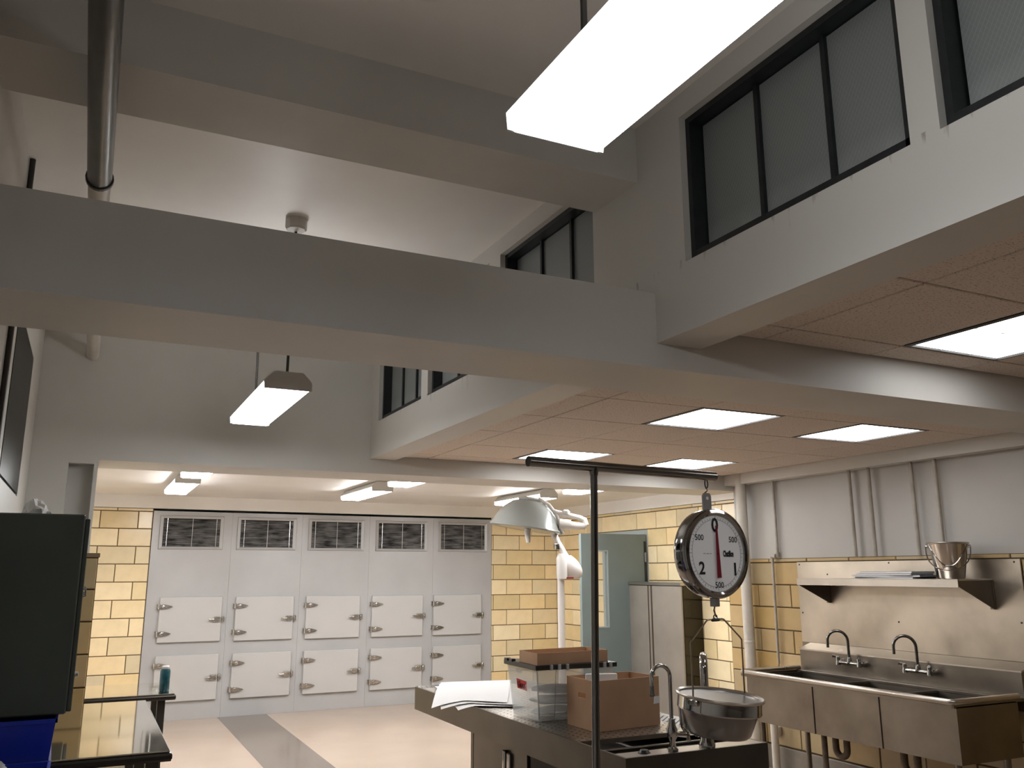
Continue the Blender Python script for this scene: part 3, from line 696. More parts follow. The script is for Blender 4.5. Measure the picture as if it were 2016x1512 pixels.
obj('side_elbow', MB().tube([(2.43, 3.10, .965)] + [Vector((2.37, 3.10, .968))] + arc((2.355, 3.10, 1.01), (-1, 0, 0), (0, 0, 1), .042, -80, -5, 8) + [Vector((2.312, 3.105, 1.09))], .017, 14)
    .lathe([(0, -.012), (.024, -.01), (.026, 0), (.024, .01), (0, .012)], (2.385, 3.10, .967), 'x', 16), CHROME, g, 1)

# ------------------------------------------------------------------ things on the table
t = thing('storage_bin', 'clear plastic storage bin with black lid and a red label', 'bin', (2.26, 4.08, TZ))
b0_ = [(2.083, 3.968), (2.44, 3.955), (2.44, 4.215), (2.066, 4.215)]
t0_ = [(2.045, 3.915), (2.485, 3.905), (2.488, 4.268), (2.058, 4.275)]
def shell(bot, top, z0, z1, th=.004):
    def ins(q, d):
        cx_ = sum(p[0] for p in q) / 4; cy_ = sum(p[1] for p in q) / 4
        return [(p[0] + (d if p[0] < cx_ else -d), p[1] + (d if p[1] < cy_ else -d)) for p in q]
    bi, ti = ins(bot, th), ins(top, th)
    vs = [(p[0], p[1], z0) for p in bot] + [(p[0], p[1], z1) for p in top] + [(p[0], p[1], z1) for p in ti] + [(p[0], p[1], z0 + th) for p in bi]
    fs = [(3, 2, 1, 0), (12, 13, 14, 15)]
    for k in range(4):
        j = (k + 1) % 4
        fs += [(k, j, j + 4, k + 4), (k + 4, j + 4, j + 8, k + 8), (k + 8, j + 8, j + 12, k + 12)]
    return MB().add(vs, fs)
obj('bin_body', shell(b0_, t0_, TZ, 1.152, .003), CLEARPL, t)
# ribs, handle pad, clips
obj('rib', MB().tube([(2.085, 3.966, TZ + .004), (2.055, 3.928, 1.145)], .004, 6), CLEARC, t)
obj('rib', MB().tube([(2.17, 3.966, TZ + .004), (2.155, 3.914, 1.145)], .002, 6), CLEARC, t)
obj('handle_pad', MB().add([(2.056, 4.10, 1.135), (2.056, 4.17, 1.135), (2.060, 4.165, 1.115), (2.060, 4.105, 1.115)], [(0, 1, 2, 3)]), CLEARC, t)
lid = MB()
for (p, q) in ((0, 1), (1, 2), (2, 3), (3, 0)):
    pass
lz = 1.160
ld = MB().add([(2.036, 3.905, lz - .012), (2.500, 3.893, lz - .012), (2.505, 4.282, lz - .012), (2.046, 4.290, lz - .012), (2.036, 3.905, lz + .010), (2.500, 3.893, lz + .010), (2.505, 4.282, lz + .010), (2.046, 4.290, lz + .010)],
              [(3, 2, 1, 0), (4, 5, 6, 7), (0, 1, 5, 4), (1, 2, 6, 5), (2, 3, 7, 6), (3, 0, 4, 7)])
ldo = obj('lid', ld, BLACKPL, t)
for (x, y) in ((2.12, 3.894), (2.165, 3.893), (2.21, 3.892), (2.46, 3.885), (2.425, 3.886)):
    obj('hinge_clip', MB().box(x - .007, y - .003, lz - .014, x + .007, y + .012, lz + .014, .002), CLEARC, ldo)
for (x, y) in ((2.046, 4.245), (2.046, 4.19), (2.494, 4.20), (2.494, 4.25)):
    obj('lid_tooth', box(x - .012, y - .018, lz + .008, x + .012, y + .018, lz + .022, .002), BLACKPL, ldo)
# red label on the left face
def on_left(u, v, off=.0055):    # u along y from front (0) to back (1), v height 0..1 on the tapering left face
    p = Vector((b0_[0][0], b0_[0][1], TZ)).lerp(Vector((b0_[3][0], b0_[3][1], TZ)), u); q = Vector((t0_[0][0], t0_[0][1], 1.152)).lerp(Vector((t0_[3][0], t0_[3][1], 1.152)), u)
    return p.lerp(q, v) + Vector((-off, -.0, 0))
lb = MB().add([on_left(.33, .54), on_left(.68, .56), on_left(.68, .745), on_left(.33, .725)], [(0, 1, 2, 3)])
lbo = obj('red_label', lb, REDL, t)
sc = MB()
def stroke(pts, r=.0014):
    P = [on_left(.65 - .27 * a, .575 + .135 * b, .0065) for a, b in pts]; sc.tube(P, r, 5)
stroke([(.22, .85), (.1, .95), (.0, .6), (.06, .12), (.2, .1), (.22, .45), (.12, .45)])      # G
stroke([(.32, 1.0), (.33, .05)])                                                             # l
stroke([(.58, .6), (.46, .65), (.42, .3), (.48, .08), (.58, .25), (.58, .65), (.61, .08)])   # a
stroke([(.78, .65), (.69, .6), (.72, .38), (.79, .22), (.75, .06), (.67, .1)])                # s
stroke([(.98, .65), (.88, .6), (.91, .38), (.98, .22), (.94, .06), (.86, .1)])                # s
obj('handwriting', sc, BLACK, lbo)
def lump(c, sx, sy, sz, seed, amp=.25, rot=0):
    bm = bmesh.new(); bmesh.ops.create_icosphere(bm, subdivisions=4, radius=1)
    M_ = Matrix.Translation(c) @ Matrix.Rotation(rot, 4, 'Z'); mb_ = MB(); vs = []
    for v in bm.verts:
        n_ = noise.noise(v.co * 1.7 + Vector((seed, seed * 2, 0))) * amp + noise.noise(v.co * 4.5 + Vector((seed, 0, seed))) * amp * .5
        p = v.co * (1 + n_); k = 3.0
        q = (abs(p.x) ** k + abs(p.y) ** k + abs(p.z) ** k) ** (1 / k); p = p / q * min(q, 1.15)
        vs.append((p.x * sx, p.y * sy, p.z * sz))
    mb_.add(vs, [tuple(v.index for v in f.verts) for f in bm.faces], M_); bm.free(); return mb_
for c, s_, sd, l in (((2.258, 4.088, .930), (.148, .098, .0205), 1.3, 'white cloth at the bottom inside the clear bin'), ((2.262, 4.088, .982), (.148, .098, .0205), 4.1, 'white cloth in the middle of the heap inside the clear bin'),
                     ((2.264, 4.09, 1.034), (.148, .098, .0205), 8.7, 'topmost white cloth of the heap inside the clear bin')):
    tag(obj('folded_cloth', lump(Vector(c), *s_, sd, .2), CLOTH, None, 60), l, 'cloth', 'white cloths inside the clear bin')

def carton(name, q, z0, z1, th, label, cat, hole=None, m=CARD):
    t = thing(name, label, cat, (q[0][0], q[0][1], z0))
    def ins(d):
        cx_ = sum(p[0] for p in q) / 4; cy_ = sum(p[1] for p in q) / 4
        return [(p[0] + (d if p[0] < cx_ else -d), p[1] + (d if p[1] < cy_ else -d)) for p in q]
    qi = ins(th)
    obj('base_board', MB().prism(qi, 'z', z0, z0 + th), m, t)
    names = ['front_wall', 'right_wall', 'back_wall', 'left_wall']
    for k in range(4):
        j = (k + 1) % 4
        if k == 3 and hole:
            h0, h1, hz0, hz1 = hole
            A, B = Vector((*q[3], 0)), Vector((*q[0], 0)); Ai, Bi = Vector((*qi[3], 0)), Vector((*qi[0], 0))
            mb_ = MB()
            def pc(u0, u1, a, b):
                pts = [A.lerp(B, u0), A.lerp(B, u1), Ai.lerp(Bi, u1), Ai.lerp(Bi, u0)]
                mb_.prism([(p.x, p.y) for p in pts], 'z', a, b)
            pc(0, h0, z0, z1); pc(h1, 1, z0, z1); pc(h0, h1, z0, hz0); pc(h0, h1, hz1, z1)
        else:
            mb_ = MB().prism([q[k], q[j], qi[j], qi[k]], 'z', z0, z1)
        wl_ = obj(names[k], mb_, m, t)
        obj('cut_edge', MB().prism([q[k], q[j], qi[j], qi[k]], 'z', z1, z1 + .0012), CARDE, wl_)
    return t
bq = [(2.188, 3.605), (2.580, 3.645), (2.568, 3.885), (2.186, 3.862)]
t = carton('cardboard_box', bq, TZ - .003, 1.121, .005, 'open brown cardboard box with a hand hole, on the steel table', 'box', (.42, .68, 1.035, 1.058))
obj('white_sticker', MB().add([(2.545, 3.6395, 1.03), (2.5795, 3.643, 1.03), (2.5795, 3.643, .997), (2.540, 3.639, .995)], [(0, 1, 2, 3)]), PAPER, t)
carton('cardboard_tray', [(2.055, 3.925), (2.490, 3.965), (2.485, 4.175), (2.066, 4.145)], lz + .0105, lz + .065, .004, 'shallow brown cardboard tray lying on the black bin lid', 'tray')
tag(obj('foam_block', MB().box(-.078, -.012, 0, .078, .012, .235, .006, M=Matrix.Translation((2.285, 3.70, .908)) @ Matrix.Rotation(radians(-18), 4, 'Z'), seg=2), FOAM, None, 1), 'white foam block sticking out of the brown cardboard box', 'foam')
# large white sheets at the far end
def sheet(quad, z, label, sd, edge=TX0 + .004, m=PAPER):
    n = 16; vs = []; fs = []
    A, B, Cc, D = [Vector((*p, 0)) for p in quad]
    for i in range(n + 1):
        for j in range(n + 1):
            p = A.lerp(B, i / n).lerp(D.lerp(Cc, i / n), j / n)
            zz = z + .0025 * (1 + noise.noise(Vector((p.x * 5, p.y * 5, sd))))
            if p.x < edge: zz -= (edge - p.x) * .22 + (edge - p.x) ** 2 * .9
            if p.y < 4.47: zz += 0
            vs.append((p.x, p.y, zz))
    for i in range(n):
        for j in range(n): fs.append((i * (n + 1) + j, (i + 1) * (n + 1) + j, (i + 1) * (n + 1) + j + 1, i * (n + 1) + j + 1))
    k = len(vs); vs2 = vs + [(p[0], p[1], p[2] - .0012) for p in vs]; fs2 = fs + [tuple(q + k for q in reversed(f)) for f in fs]
    bd = [i * (n + 1) for i in range(n + 1)] + [n * (n + 1) + j for j in range(1, n + 1)] + [i * (n + 1) + n for i in range(n - 1, -1, -1)] + [j for j in range(n - 1, 0, -1)]
    for a, b in zip(bd, bd[1:] + bd[:1]): fs2.append((a, b, b + k, a + k))
    tag(obj('paper_sheet', MB().add(vs2, fs2), m, None, 60), label, 'paper', 'white sheets on the steel table')
sheet([(1.915, 4.60), (2.24, 4.42), (2.55, 5.30), (2.10, 5.44)], .902, 'lowest white sheet, its corner showing under the others on the table', 1)
sheet([(1.868, 4.74), (2.20, 4.44), (2.60, 5.36), (2.14, 5.47)], .909, 'middle white sheet of the pile on the steel table', 3)
sheet([(1.845, 4.83), (2.165, 4.50), (2.63, 5.40), (2.165, 5.50)], .916, 'top white sheet drooping over the edge of the steel table', 5)

# ------------------------------------------------------------------ hanging scale on a T stand
SC = .82
def Sx(p): return CAM + (Vector(p) - CAM) * SC
t = thing('scale_stand', 'dark chrome T-shaped stand with a crossbar that carries the scale', 'stand', (*Sx((1.925, 3.15, 1.62))[:2], 0))
pt = Sx((1.932, 3.15, 2.058)); pb = Sx((1.912, 3.15, .9)); dirp = (pb - pt); pf_ = pt + dirp * ((pt.z - .02) / -dirp.z)
obj('pole', tube([pf_, pt], .0132, 18), DCHROME, t, 1)
obj('base', MB().lathe([(0, 0), (.22, 0), (.22, .012), (.05, .03), (.02, .05), (0, .05)], (pf_.x, pf_.y, 0), 'z', 28), DCHROME, t, 1)
obj('tee_collar', MB().lathe([(0, -.03), (.0145, -.03), (.0185, -.006), (.019, .0), (0, .0)], (pt.x, pt.y, pt.z + .005), 'z', 18), DCHROME, t, 1)
bl, br = Sx((1.595, 3.112, 2.067)), Sx((2.652, 3.230, 2.064))
obj('crossbar', tube([bl, br], .018, 18), DCHROME, t, 1)
hx = Sx((2.634, 3.226, 2.067))
ax = (br - bl).normalized()
# scale
dz = 1.705; cD = Sx((2.604, 3.226, dz)); rO = .205 * SC
t = thing('hanging_scale', 'round chrome dial scale with red pointer hanging from the crossbar', 'scale', tuple(cD))
yf = cD.y - .045
case = [(0, .055), (rO * .55, .054), (rO * .86, .046), (rO * .97, .028), (rO * .985, .012), (rO * .985, -.008), (rO * .965, -.011), (rO * .965, -.015), (rO * 1.0, -.019), (rO * 1.0, -.029), (rO * .97, -.038), (rO * .90, -.042), (rO * .855, -.036), (rO * .845, -.027), (0, -.027)]
obj('case', MB().lathe([(r, h) for r, h in case], tuple(cD), 'y', 64), mat('scale_chrome', (.34, .335, .33), .08, 1.0), t, 1)
dy = cD.y - .0275
dial = obj('dial_face', MB().lathe([(0, -.003), (rO * .845, -.003), (rO * .845, 0), (0, 0)], (cD.x, dy, cD.z), 'y', 64), DIALM, t)
dy2 = dy - .0032
rg = MB()
def ring(r0, r1, y):
    rg.lathe([(r0, 0), (r1, 0), (r1, -.0004), (r0, -.0004)], (cD.x, y, cD.z), 'y', 64, closed=True)
ring(rO * .742, rO * .755, dy2)
obj('dial_ring', rg, DIALG, dial)
tk = MB()
for k in range(60):
    a = 2 * pi * k / 60; big = k % 5 == 0
    r0, r1 = (.76, .825) if big else (.765, .79)
    Mk = Matrix.Translation((cD.x, dy2, cD.z)) @ Matrix.Rotation(a, 4, 'Y')
    tk.box(-.0006, -.0005, rO * r0, .0006, 0, rO * r1, M=Mk)
stuff(obj('tick_marks', tk, BLACK, dial))
def text(s, x, z, size, parent, name, m=BLACK, sx=1.0, bold=0.0):
    cu = bpy.data.curves.new(name, 'FONT'); cu.body = s; cu.size = size; cu.align_x = 'CENTER'; cu.align_y = 'CENTER'; cu.resolution_u = 3; cu.offset = bold
    o = bpy.data.objects.new(name, cu); C.objects.link(o)
    bpy.context.view_layer.update()
    me = bpy.data.meshes.new_from_object(o.evaluated_get(bpy.context.evaluated_depsgraph_get()))
    C.objects.unlink(o); bpy.data.objects.remove(o)
    for v in me.vertices: v.co = Vector((x + v.co.x * sx, dy2 - .0008, z + v.co.y)) - Vector(ORG[parent])
    me.materials.clear(); me.materials.append(m)
    ob = bpy.data.objects.new(name, me); C.objects.link(ob); ob.parent = parent; ORG[ob] = ORG[parent]
    return ob
u = SC
text('0', cD.x - .004, cD.z + .125 * u, .088 * u, dial, 'numeral_zero', bold=.0018)
text('1', cD.x + .112 * u, cD.z - .075 * u, .078 * u, dial, 'numeral_one', bold=.0022)
text('2', cD.x - .098 * u, cD.z - .07 * u, .078 * u, dial, 'numeral_two', bold=.0016)
text('500', cD.x - .107 * u, cD.z + .069 * u, .037 * u, dial, 'numeral_five_hundred', bold=.0003)
text('500', cD.x + .107 * u, cD.z + .062 * u, .037 * u, dial, 'numeral_five_hundred', bold=.0003)
text('500', cD.x + .006 * u, cD.z - .144 * u, .037 * u, dial, 'numeral_five_hundred', bold=.0003)
text('Chatillon', cD.x + .073 * u, cD.z - .003 * u, .036 * u, dial, 'maker_name', sx=.50, bold=.0018)
dd = MB()
for a, b in ((-.085, -.072), (-.066, -.05), (-.045, -.035)): dd.box(cD.x + a * u, dy2 - .0006, cD.z - .004 * u, cD.x + b * u, dy2 - .0001, cD.z)
for a, b in ((-.018, .0), (.006, .02)): dd.box(cD.x + a * u, dy2 - .0006, cD.z - .126 * u, cD.x + b * u, dy2 - .0001, cD.z - .1245 * u)
obj('fine_print', dd, DIALG, dial)
pn = MB().prism([(cD.x - .006 * u, cD.z + .125 * u), (cD.x + .004 * u, cD.z + .125 * u), (cD.x + .0165 * u, cD.z - .11 * u), (cD.x - .0085 * u, cD.z - .11 * u)], 'y', dy2 - .006, dy2 - .004)
obj('pointer', pn, REDN, t)
obj('pointer_hub', MB().lathe([(0, -.006), (.004, -.006), (.004, 0), (0, 0)], (cD.x, dy2 - .0045, cD.z), 'y', 10), REDN, t)
zt_, zb_ = cD.z + rO, cD.z - rO
hp = obj('hanger_plate', MB().prism([(cD.x - .030, zt_ - .012), (cD.x + .012, zt_ - .012), (cD.x + .012, zt_ + .048), (cD.x + .005, zt_ + .06), (cD.x - .022, zt_ + .06), (cD.x - .030, zt_ + .048)], 'y', cD.y - .004, cD.y + .004), mat('hanger_zinc', (.32, .32, .31), .4, .8), t)
obj('plate_hole', MB().lathe([(0, -.001), (.0065, -.001), (.0065, 0), (0, 0)], (cD.x - .009, cD.y - .0042, zt_ + .04), 'y', 12), PAPER, hp)
lkx = cD.x - .006
zl_ = hx.z - .0185
def link(cz, h, w_, ang, r=.0028):
    pts = []
    for k in range(17):
        a = 2 * pi * k / 16; pts.append(Vector((lkx + w_ * cos(a) * cos(ang), cD.y + w_ * cos(a) * sin(ang), cz + h * sin(a))))
    return MB().tube(pts, r, 6, False)
obj('chain_link', link(zl_ - .014, .017, .0075, 0), DARKIRON, t, 1)
obj('hook', tube([(lkx - .002, cD.y, zl_ - .030)] + [(lkx + .008 * sin(a / 10 * 2 * pi), cD.y + .004, zl_ - .030 - a * (zl_ - .030 - zt_ - .05) / 10) for a in range(11)], .0028, 8), CHROME, t, 1)
obj('lower_plate', MB().box(cD.x - .012, cD.y - .022, zb_ - .028, cD.x + .012, cD.y + .008, zb_ + .006, .002), mat('plate_zinc', (.34, .34, .33), .35, .8), t)
zk = zb_ - .026
obj('lower_hook', tube([(cD.x, cD.y - .006, zk), (cD.x - .006, cD.y - .006, zk - .014), (cD.x + .0, cD.y - .006, zk - .03), (cD.x + .006, cD.y - .006, zk - .04), (cD.x + .002, cD.y - .006, zk - .048), (cD.x - .006, cD.y - .006, zk - .044)], .0030, 8), CHROME, t, 1)
t.rotation_euler = (0, 0, radians(6))
# pan with its bail, hanging from the hook
pc_ = Sx((2.612, 3.226, 1.073)); RP = .194 * SC
t = thing('scale_pan', 'round steel weighing pan hanging by a wire bail from the dial scale', 'pan', tuple(pc_))
Mp = Matrix.Translation(pc_) @ Matrix.Rotation(radians(5), 4, Vector(R_)) @ Matrix.Rotation(radians(5.5), 4, 'Y')
pr = [(RP * .99, 0), (RP, .004), (RP * .985, .008), (RP * .94, .003), (RP * .925, -.008), (RP * .85, -.05), (RP * .72, -.118), (RP * .66, -.128), (0, -.131), (0, -.134), (RP * .67, -.131), (RP * .735, -.121), (RP * .865, -.052), (RP * .87, -.048), (RP * .90, -.046), (RP * .945, -.004), (RP * .99, 0)]
obj('bowl', MB().lathe(pr, M=Mp, seg=56), mat('pan_steel', (.19, .185, .18), .27, 1.0), t, 1)
obj('pan_lip', MB().lathe([(RP * .935, .0005), (RP * .94, .0045), (RP * .985, .0095), (RP * 1.004, .005), (RP * .992, -.001)], M=Mp, seg=56, closed=True), STEEL, t, 1)
obj('rim_band', MB().lathe([(RP * .952, -.003), (RP * .955, -.010), (RP * .955, -.036), (RP * .965, -.041), (RP * .955, -.046), (RP * .90, -.0465), (RP * .935, -.01)], M=Mp, seg=56, closed=True), CHROME, t, 1)
ua = Vector((-.97, -.24, 0)).normalized()
zb2 = zk - .048
hb = Vector((cD.x, cD.y - .006, zb2))
lA = pc_ + ua * RP * .965 + Vector((0, 0, RP * .965 * .096)); lB = pc_ - ua * RP * .965 - Vector((0, 0, RP * .965 * .096))
zsh = Sx((0, 0, 1.316)).z
def at_(d, z): return Vector((hb.x, hb.y, 0)) + ua * d + Vector((0, 0, z))
bp_ = [lA + Vector((0, 0, -.012)), at_(.118 * SC * 1.06, zsh) * 1.0]
dA = (lA - Vector((hb.x, hb.y, lA.z))).length
bw = RP * .955
bail = [Vector((lA.x, lA.y, lA.z - .014)), Vector((lA.x, lA.y, zsh - .003)), at_(bw - .006, zsh + .006), at_(.062 * SC, zb2 - .002), at_(.05 * SC, zb2), at_(-.05 * SC, zb2), at_(-.062 * SC, zb2 - .002), at_(-bw + .006, zsh + .006), Vector((lB.x, lB.y, zsh - .003)), Vector((lB.x, lB.y, lB.z - .014))]
obj('bail', tube(bail, .0032, 10), mat('brass_wire', (.36, .30, .23), .22, 1.0), t, 1)
for L in (lA, lB):
    obj('bail_clip', MB().box(L.x - .010, L.y - .024, L.z - .032, L.x + .006, L.y + .024, L.z - .006, .006), CHROME, t, 1)
obj('bail_clamp', MB().tube([hb + ua * .02 + Vector((0, 0, -.002)), hb - ua * .02 + Vector((0, 0, -.002))], .0062, 8).tube(arc(tuple(hb + Vector((0, 0, .008))), (1, 0, 0), (0, 0, 1), .0085, 0, 360, 12), .0022, 6), DARKIRON, t, 1)

# ------------------------------------------------------------------ triple sink on the right wall
SX0, SX1, SY0, SY1, SZ, SB = 4.61, XS - .004, 3.60, 5.45, .89, .525
t = thing('triple_sink', 'long three-bowl stainless sink with two gooseneck faucets on the tiled wall', 'sink', (5.0, 4.5, 0))
ys3 = [SY0, 4.165, 4.735, SY1 - .04]
for k in range(3):
    a, b = ys3[k], ys3[k + 1]; th = .012; x0, x1 = SX0 + .035, 5.20
    bw_ = MB().box(x0, a + .004, SB, x0 + th, b - .004, SZ - .045).box(x1 - th, a + .004, SB, x1, b - .004, SZ - .045).box(x0 + th, a + .004, SB, x1 - th, a + .016, SZ - .045).box(x0 + th, b - .016, SB, x1 - th, b - .004, SZ - .045).box(x0 + th, a + .016, SB, x1 - th, b - .016, SB + th)
    bo = obj('bowl', bw_, STEELD, t)
    obj('drain', MB().lathe([(0, .006), (.04, .006), (.05, 0), (.05, -.001), (0, -.001)], ((x0 + x1) / 2, (a + b) / 2, SB + th), 'z', 18), DARKIRON, bo)
obj('seam_strip', box(SX0 + .028, ys3[1] - .007, SB, SX0 + .036, ys3[1] + .007, SZ - .05, .002), STEELD, t)
obj('seam_strip', box(SX0 + .028, ys3[2] - .007, SB, SX0 + .036, ys3[2] + .007, SZ - .05, .002), STEELD, t)
for y in ys3[1:3]: obj('bowl_divider', box(SX0 + .047, y - .018, SZ - .075, 5.19, y + .018, SZ - .05, .004), STEELD, t)
# rolled rim
rz = SZ - .018; rr_ = .018
obj('rolled_rim', MB().tube([(5.22, SY1 - .012, rz), (SX0 + .03, SY1 - .012, rz), (SX0 + .012, SY1 - .03, rz), (SX0 + .012, SY0 + .03, rz), (SX0 + .03, SY0 + .012, rz), (5.22, SY0 + .012, rz)], rr_, 12), STEEL, t, 1)
obj('apron', MB().box(SX0 + .016, SY0 + .01, SZ - .052, SX0 + .03, SY1 - .01, SZ - .018).box(SX0 + .016, SY0 + .004, SZ - .052, 5.22, SY0 + .014, SZ - .018).box(SX0 + .016, SY1 - .014, SZ - .052, 5.22, SY1 - .004, SZ - .018).box(SX0 + .03, SY0 + .01, SZ - .052, SX0 + .05, SY1 - .01, SZ - .04), STEELD, t)
# back ledge, splash and slanted cap
obj('back_ledge', MB().box(5.185, SY0, SZ - .052, 5.262, SY1, SZ - .030, .004), STEELD, t)
obj('splash_back', MB().prism([(5.255, SZ - .035), (5.255, 1.016), (SX1, 1.052), (SX1, SZ - .035)], 'y', SY0 - .006, SY1 + .005), STEELD, t)
obj('splash_cap', MB().prism([(5.250, 1.008), (5.250, 1.0175), (SX1 - .014, 1.057), (SX1 - .014, 1.049)], 'y', SY0 - .01, SY1 + .014), STEEL, t)
for yf_ in (4.905, 4.305):
    f = obj('sink_faucet', MB().tube([(5.195, yf_ - .105, .952), (5.195, yf_ + .105, .952)], .013, 12), CHROME, t, 1)
    for s in (-1, 1):
        obj('inlet_elbow', MB().tube([(5.195, yf_ + s * .1, .952), (5.225, yf_ + s * .1, .952), (5.26, yf_ + s * .1, .952)], [.014, .016, .026], 12), CHROME, f, 1)
        vb = (5.195, yf_ + s * .1, .952)
        obj('valve', MB().lathe([(.0, .045), (.013, .043), (.016, .03), (.013, .018), (.019, 0), (.019, -.02), (0, -.024)], vb, 'z', 14).tube([(5.195, yf_ + s * .1, .988), (5.165, yf_ + s * .125, .996)], [.007, .010], 8), CHROME, f, 1)
    obj('spout', tube(path_up(5.195, yf_ - .01, .955, 1.185, .072, (-.75, .66, 0), .05), .0105, 12), DCHROME, f, 1)
    obj('spout_nut', MB().lathe([(0, 0), (.018, 0), (.019, .02), (.014, .045), (0, .045)], (5.195, yf_ - .01, .952), 'z', 12), CHROME, f, 1)
for y in (4.735, 4.165):
    x = SX0 + .22
    pth = [Vector((x, y, SB)), Vector((x, y, .43))] + arc((x, y - .05, .42), (0, 1, 0), (0, 0, 1), .05, 0, -180, 10) + [Vector((x, y - .10, .47))] + arc((x + .03, y - .10, .47), (-1, 0, 0), (0, 0, 1), .03, 0, 90, 6) + [Vector((XS - .02, y - .1, .50))]
    obj('trap_pipe', tube(pth, .023, 12), RUST, t, 1)
for (x, y) in ((SX0 + .1, SY0 + .08), (SX0 + .1, SY1 - .12), (5.15, SY0 + .08), (5.15, SY1 - .12), (SX0 + .12, 4.74)):
    obj('leg', tube([(x, y, 0), (x, y, SB + .01)], .02, 12), RUST if y == 4.74 else STEELD, t, 1)

# steel splash sheet on the wall
t = thing('wall_splash_sheet', 'large stained stainless steel sheet fixed to the wall above the sink', 'panel', (XS, 4.6, 1.3))
obj('sheet', box(XS - .012, 3.60, 1.058, XS - .001, 5.56, 1.70, .001), mat('stained_sheet', (.47, .415, .345), .36, 1.0, var=.24, scale=2.2, rvar=.04), t)
obj('sheet', box(XS - .011, 5.470, .905, XS - .001, 5.56, 1.058), STEELD, t)
for (y, z) in ((5.53, 1.68), (4.62, 1.685), (3.64, 1.68), (5.53, 1.29), (4.58, 1.26), (3.64, 1.3), (5.23, 1.60)):
    obj('screw', MB().lathe([(0, -.004), (.006, -.003), (.007, 0), (0, 0)], (XS - .012, y, z), 'x', 8), DARKIRON, t)
# wall shelf
t = thing('wall_shelf', 'stainless steel wall shelf on two triangular brackets above the sink', 'shelf', (5.2, 4.5, 1.55))
KX0, KY0, KY1, KZ = 5.04, 3.80, 5.215, 1.572
obj('shelf_board', MB().box(KX0, KY0, KZ - .008, XS - .014, KY1, KZ, .001).box(KX0, KY0, KZ - .052, KX0 + .006, KY1, KZ - .008).box(KX0 + .006, KY0, KZ - .052, KX0 + .02, KY1, KZ - .046), STEEL, t)
for y in (KY0, KY1 - .004):
    obj('bracket', MB().prism([(KX0 + .012, KZ - .010), (XS - .014, KZ - .010), (XS - .014, KZ - .195), (XS - .03, KZ - .195), (KX0 + .012, KZ - .05)], 'y', y, y + .004).box(XS - .03, y - .002, KZ - .195, XS - .014, y + .03, KZ - .010), STEELD, t)
# magazines on the shelf
for i, (y0, y1, l) in enumerate(((4.15, 4.68, 'lowest magazine of the flat pile on the sink shelf'), (4.12, 4.70, 'second lowest magazine of the flat pile on the sink shelf'),
                                 (4.17, 4.66, 'third magazine from the bottom of the pile on the sink shelf'), (4.16, 4.63, 'top magazine of the flat pile on the sink shelf'))):
    z = KZ + .0005 + i * .0125; rt = random.uniform(-.06, .06)
    M_ = Matrix.Translation((5.19, (y0 + y1) / 2, z)) @ Matrix.Rotation(rt, 4, 'Z')
    h = (y1 - y0) / 2
    t2 = thing('magazine', l, 'magazine', (5.19, (y0 + y1) / 2, z), 'magazines on the sink shelf')
    obj('pages', MB().box(-.108, -h + .004, .001, .108, h - .004, .0105, M=M_), PAPER, t2)
    obj('cover', MB().box(-.11, -h, .0105, .11, h, .0118, M=M_).box(-.11, -h, 0, .11, h, .001, M=M_), BLACKPL if i in (0, 2) else MAG, t2)
# bucket
bx, by = 5.2, 3.965
t = thing('steel_bucket', 'shiny stainless steel bucket with wire handle standing on the wall shelf', 'bucket', (bx, by, KZ))
bh = .235
obj('bucket_body', MB().lathe([(0, .004), (.072, .0), (.078, .0), (.085, .008), (.122, bh - .006), (.126, bh), (.120, bh), (.116, bh - .01), (.08, .014), (0, .012)], (bx, by, KZ), 'z', 40), mat('bucket_steel', (.55, .52, .48), .12, 1.0), t, 1)
obj('rolled_lip', MB().lathe([(.122, bh - .008), (.130, bh - .007), (.132, bh), (.128, bh + .005), (.120, bh + .002)], (bx, by, KZ), 'z', 40, closed=True), STEEL, t, 1)
e1 = Vector((.55, -.83, 0)); 
for s in (-1, 1):
    p = Vector((bx, by, KZ + bh - .022)) + e1 * s * .125
    obj('ear', tube([p - e1 * s * .01, p + e1 * s * .012], .011, 10), STEEL, t, 1)
fwd = Vector((-.83, -.55, 0)); hb_ = []
for k in range(17):
    a = pi * k / 16
    hb_.append(Vector((bx, by, KZ + bh - .022)) + e1 * (.137 * cos(a)) + (fwd * .66 + Vector((0, 0, -1)) * .86) * (.185 * sin(a) ** .75))
obj('wire_handle', tube(hb_, .0042, 8), CHROME, t, 1)
# outlet below the sink
t = thing('wall_outlet', 'white electrical outlet box low on the tiled wall under the sink', 'outlet', (XS - .02, 5.92, .31))
obj('box', box(XS - .035, 5.885, .275, XS + .001, 5.985, .345, .004), WHITEPL, t)
obj('outlet_face', box(XS - .039, 5.94, .285, XS - .035, 5.975, .335, .002), PAPER, t)
obj('outlet_face', box(XS - .039, 5.895, .285, XS - .035, 5.93, .335, .002), PAPER, t)
obj('socket_hole', MB().lathe([(0, -.001), (.011, -.001), (.011, 0), (0, 0)], (XS - .039, 5.957, .31), 'x', 12), RUST, t)

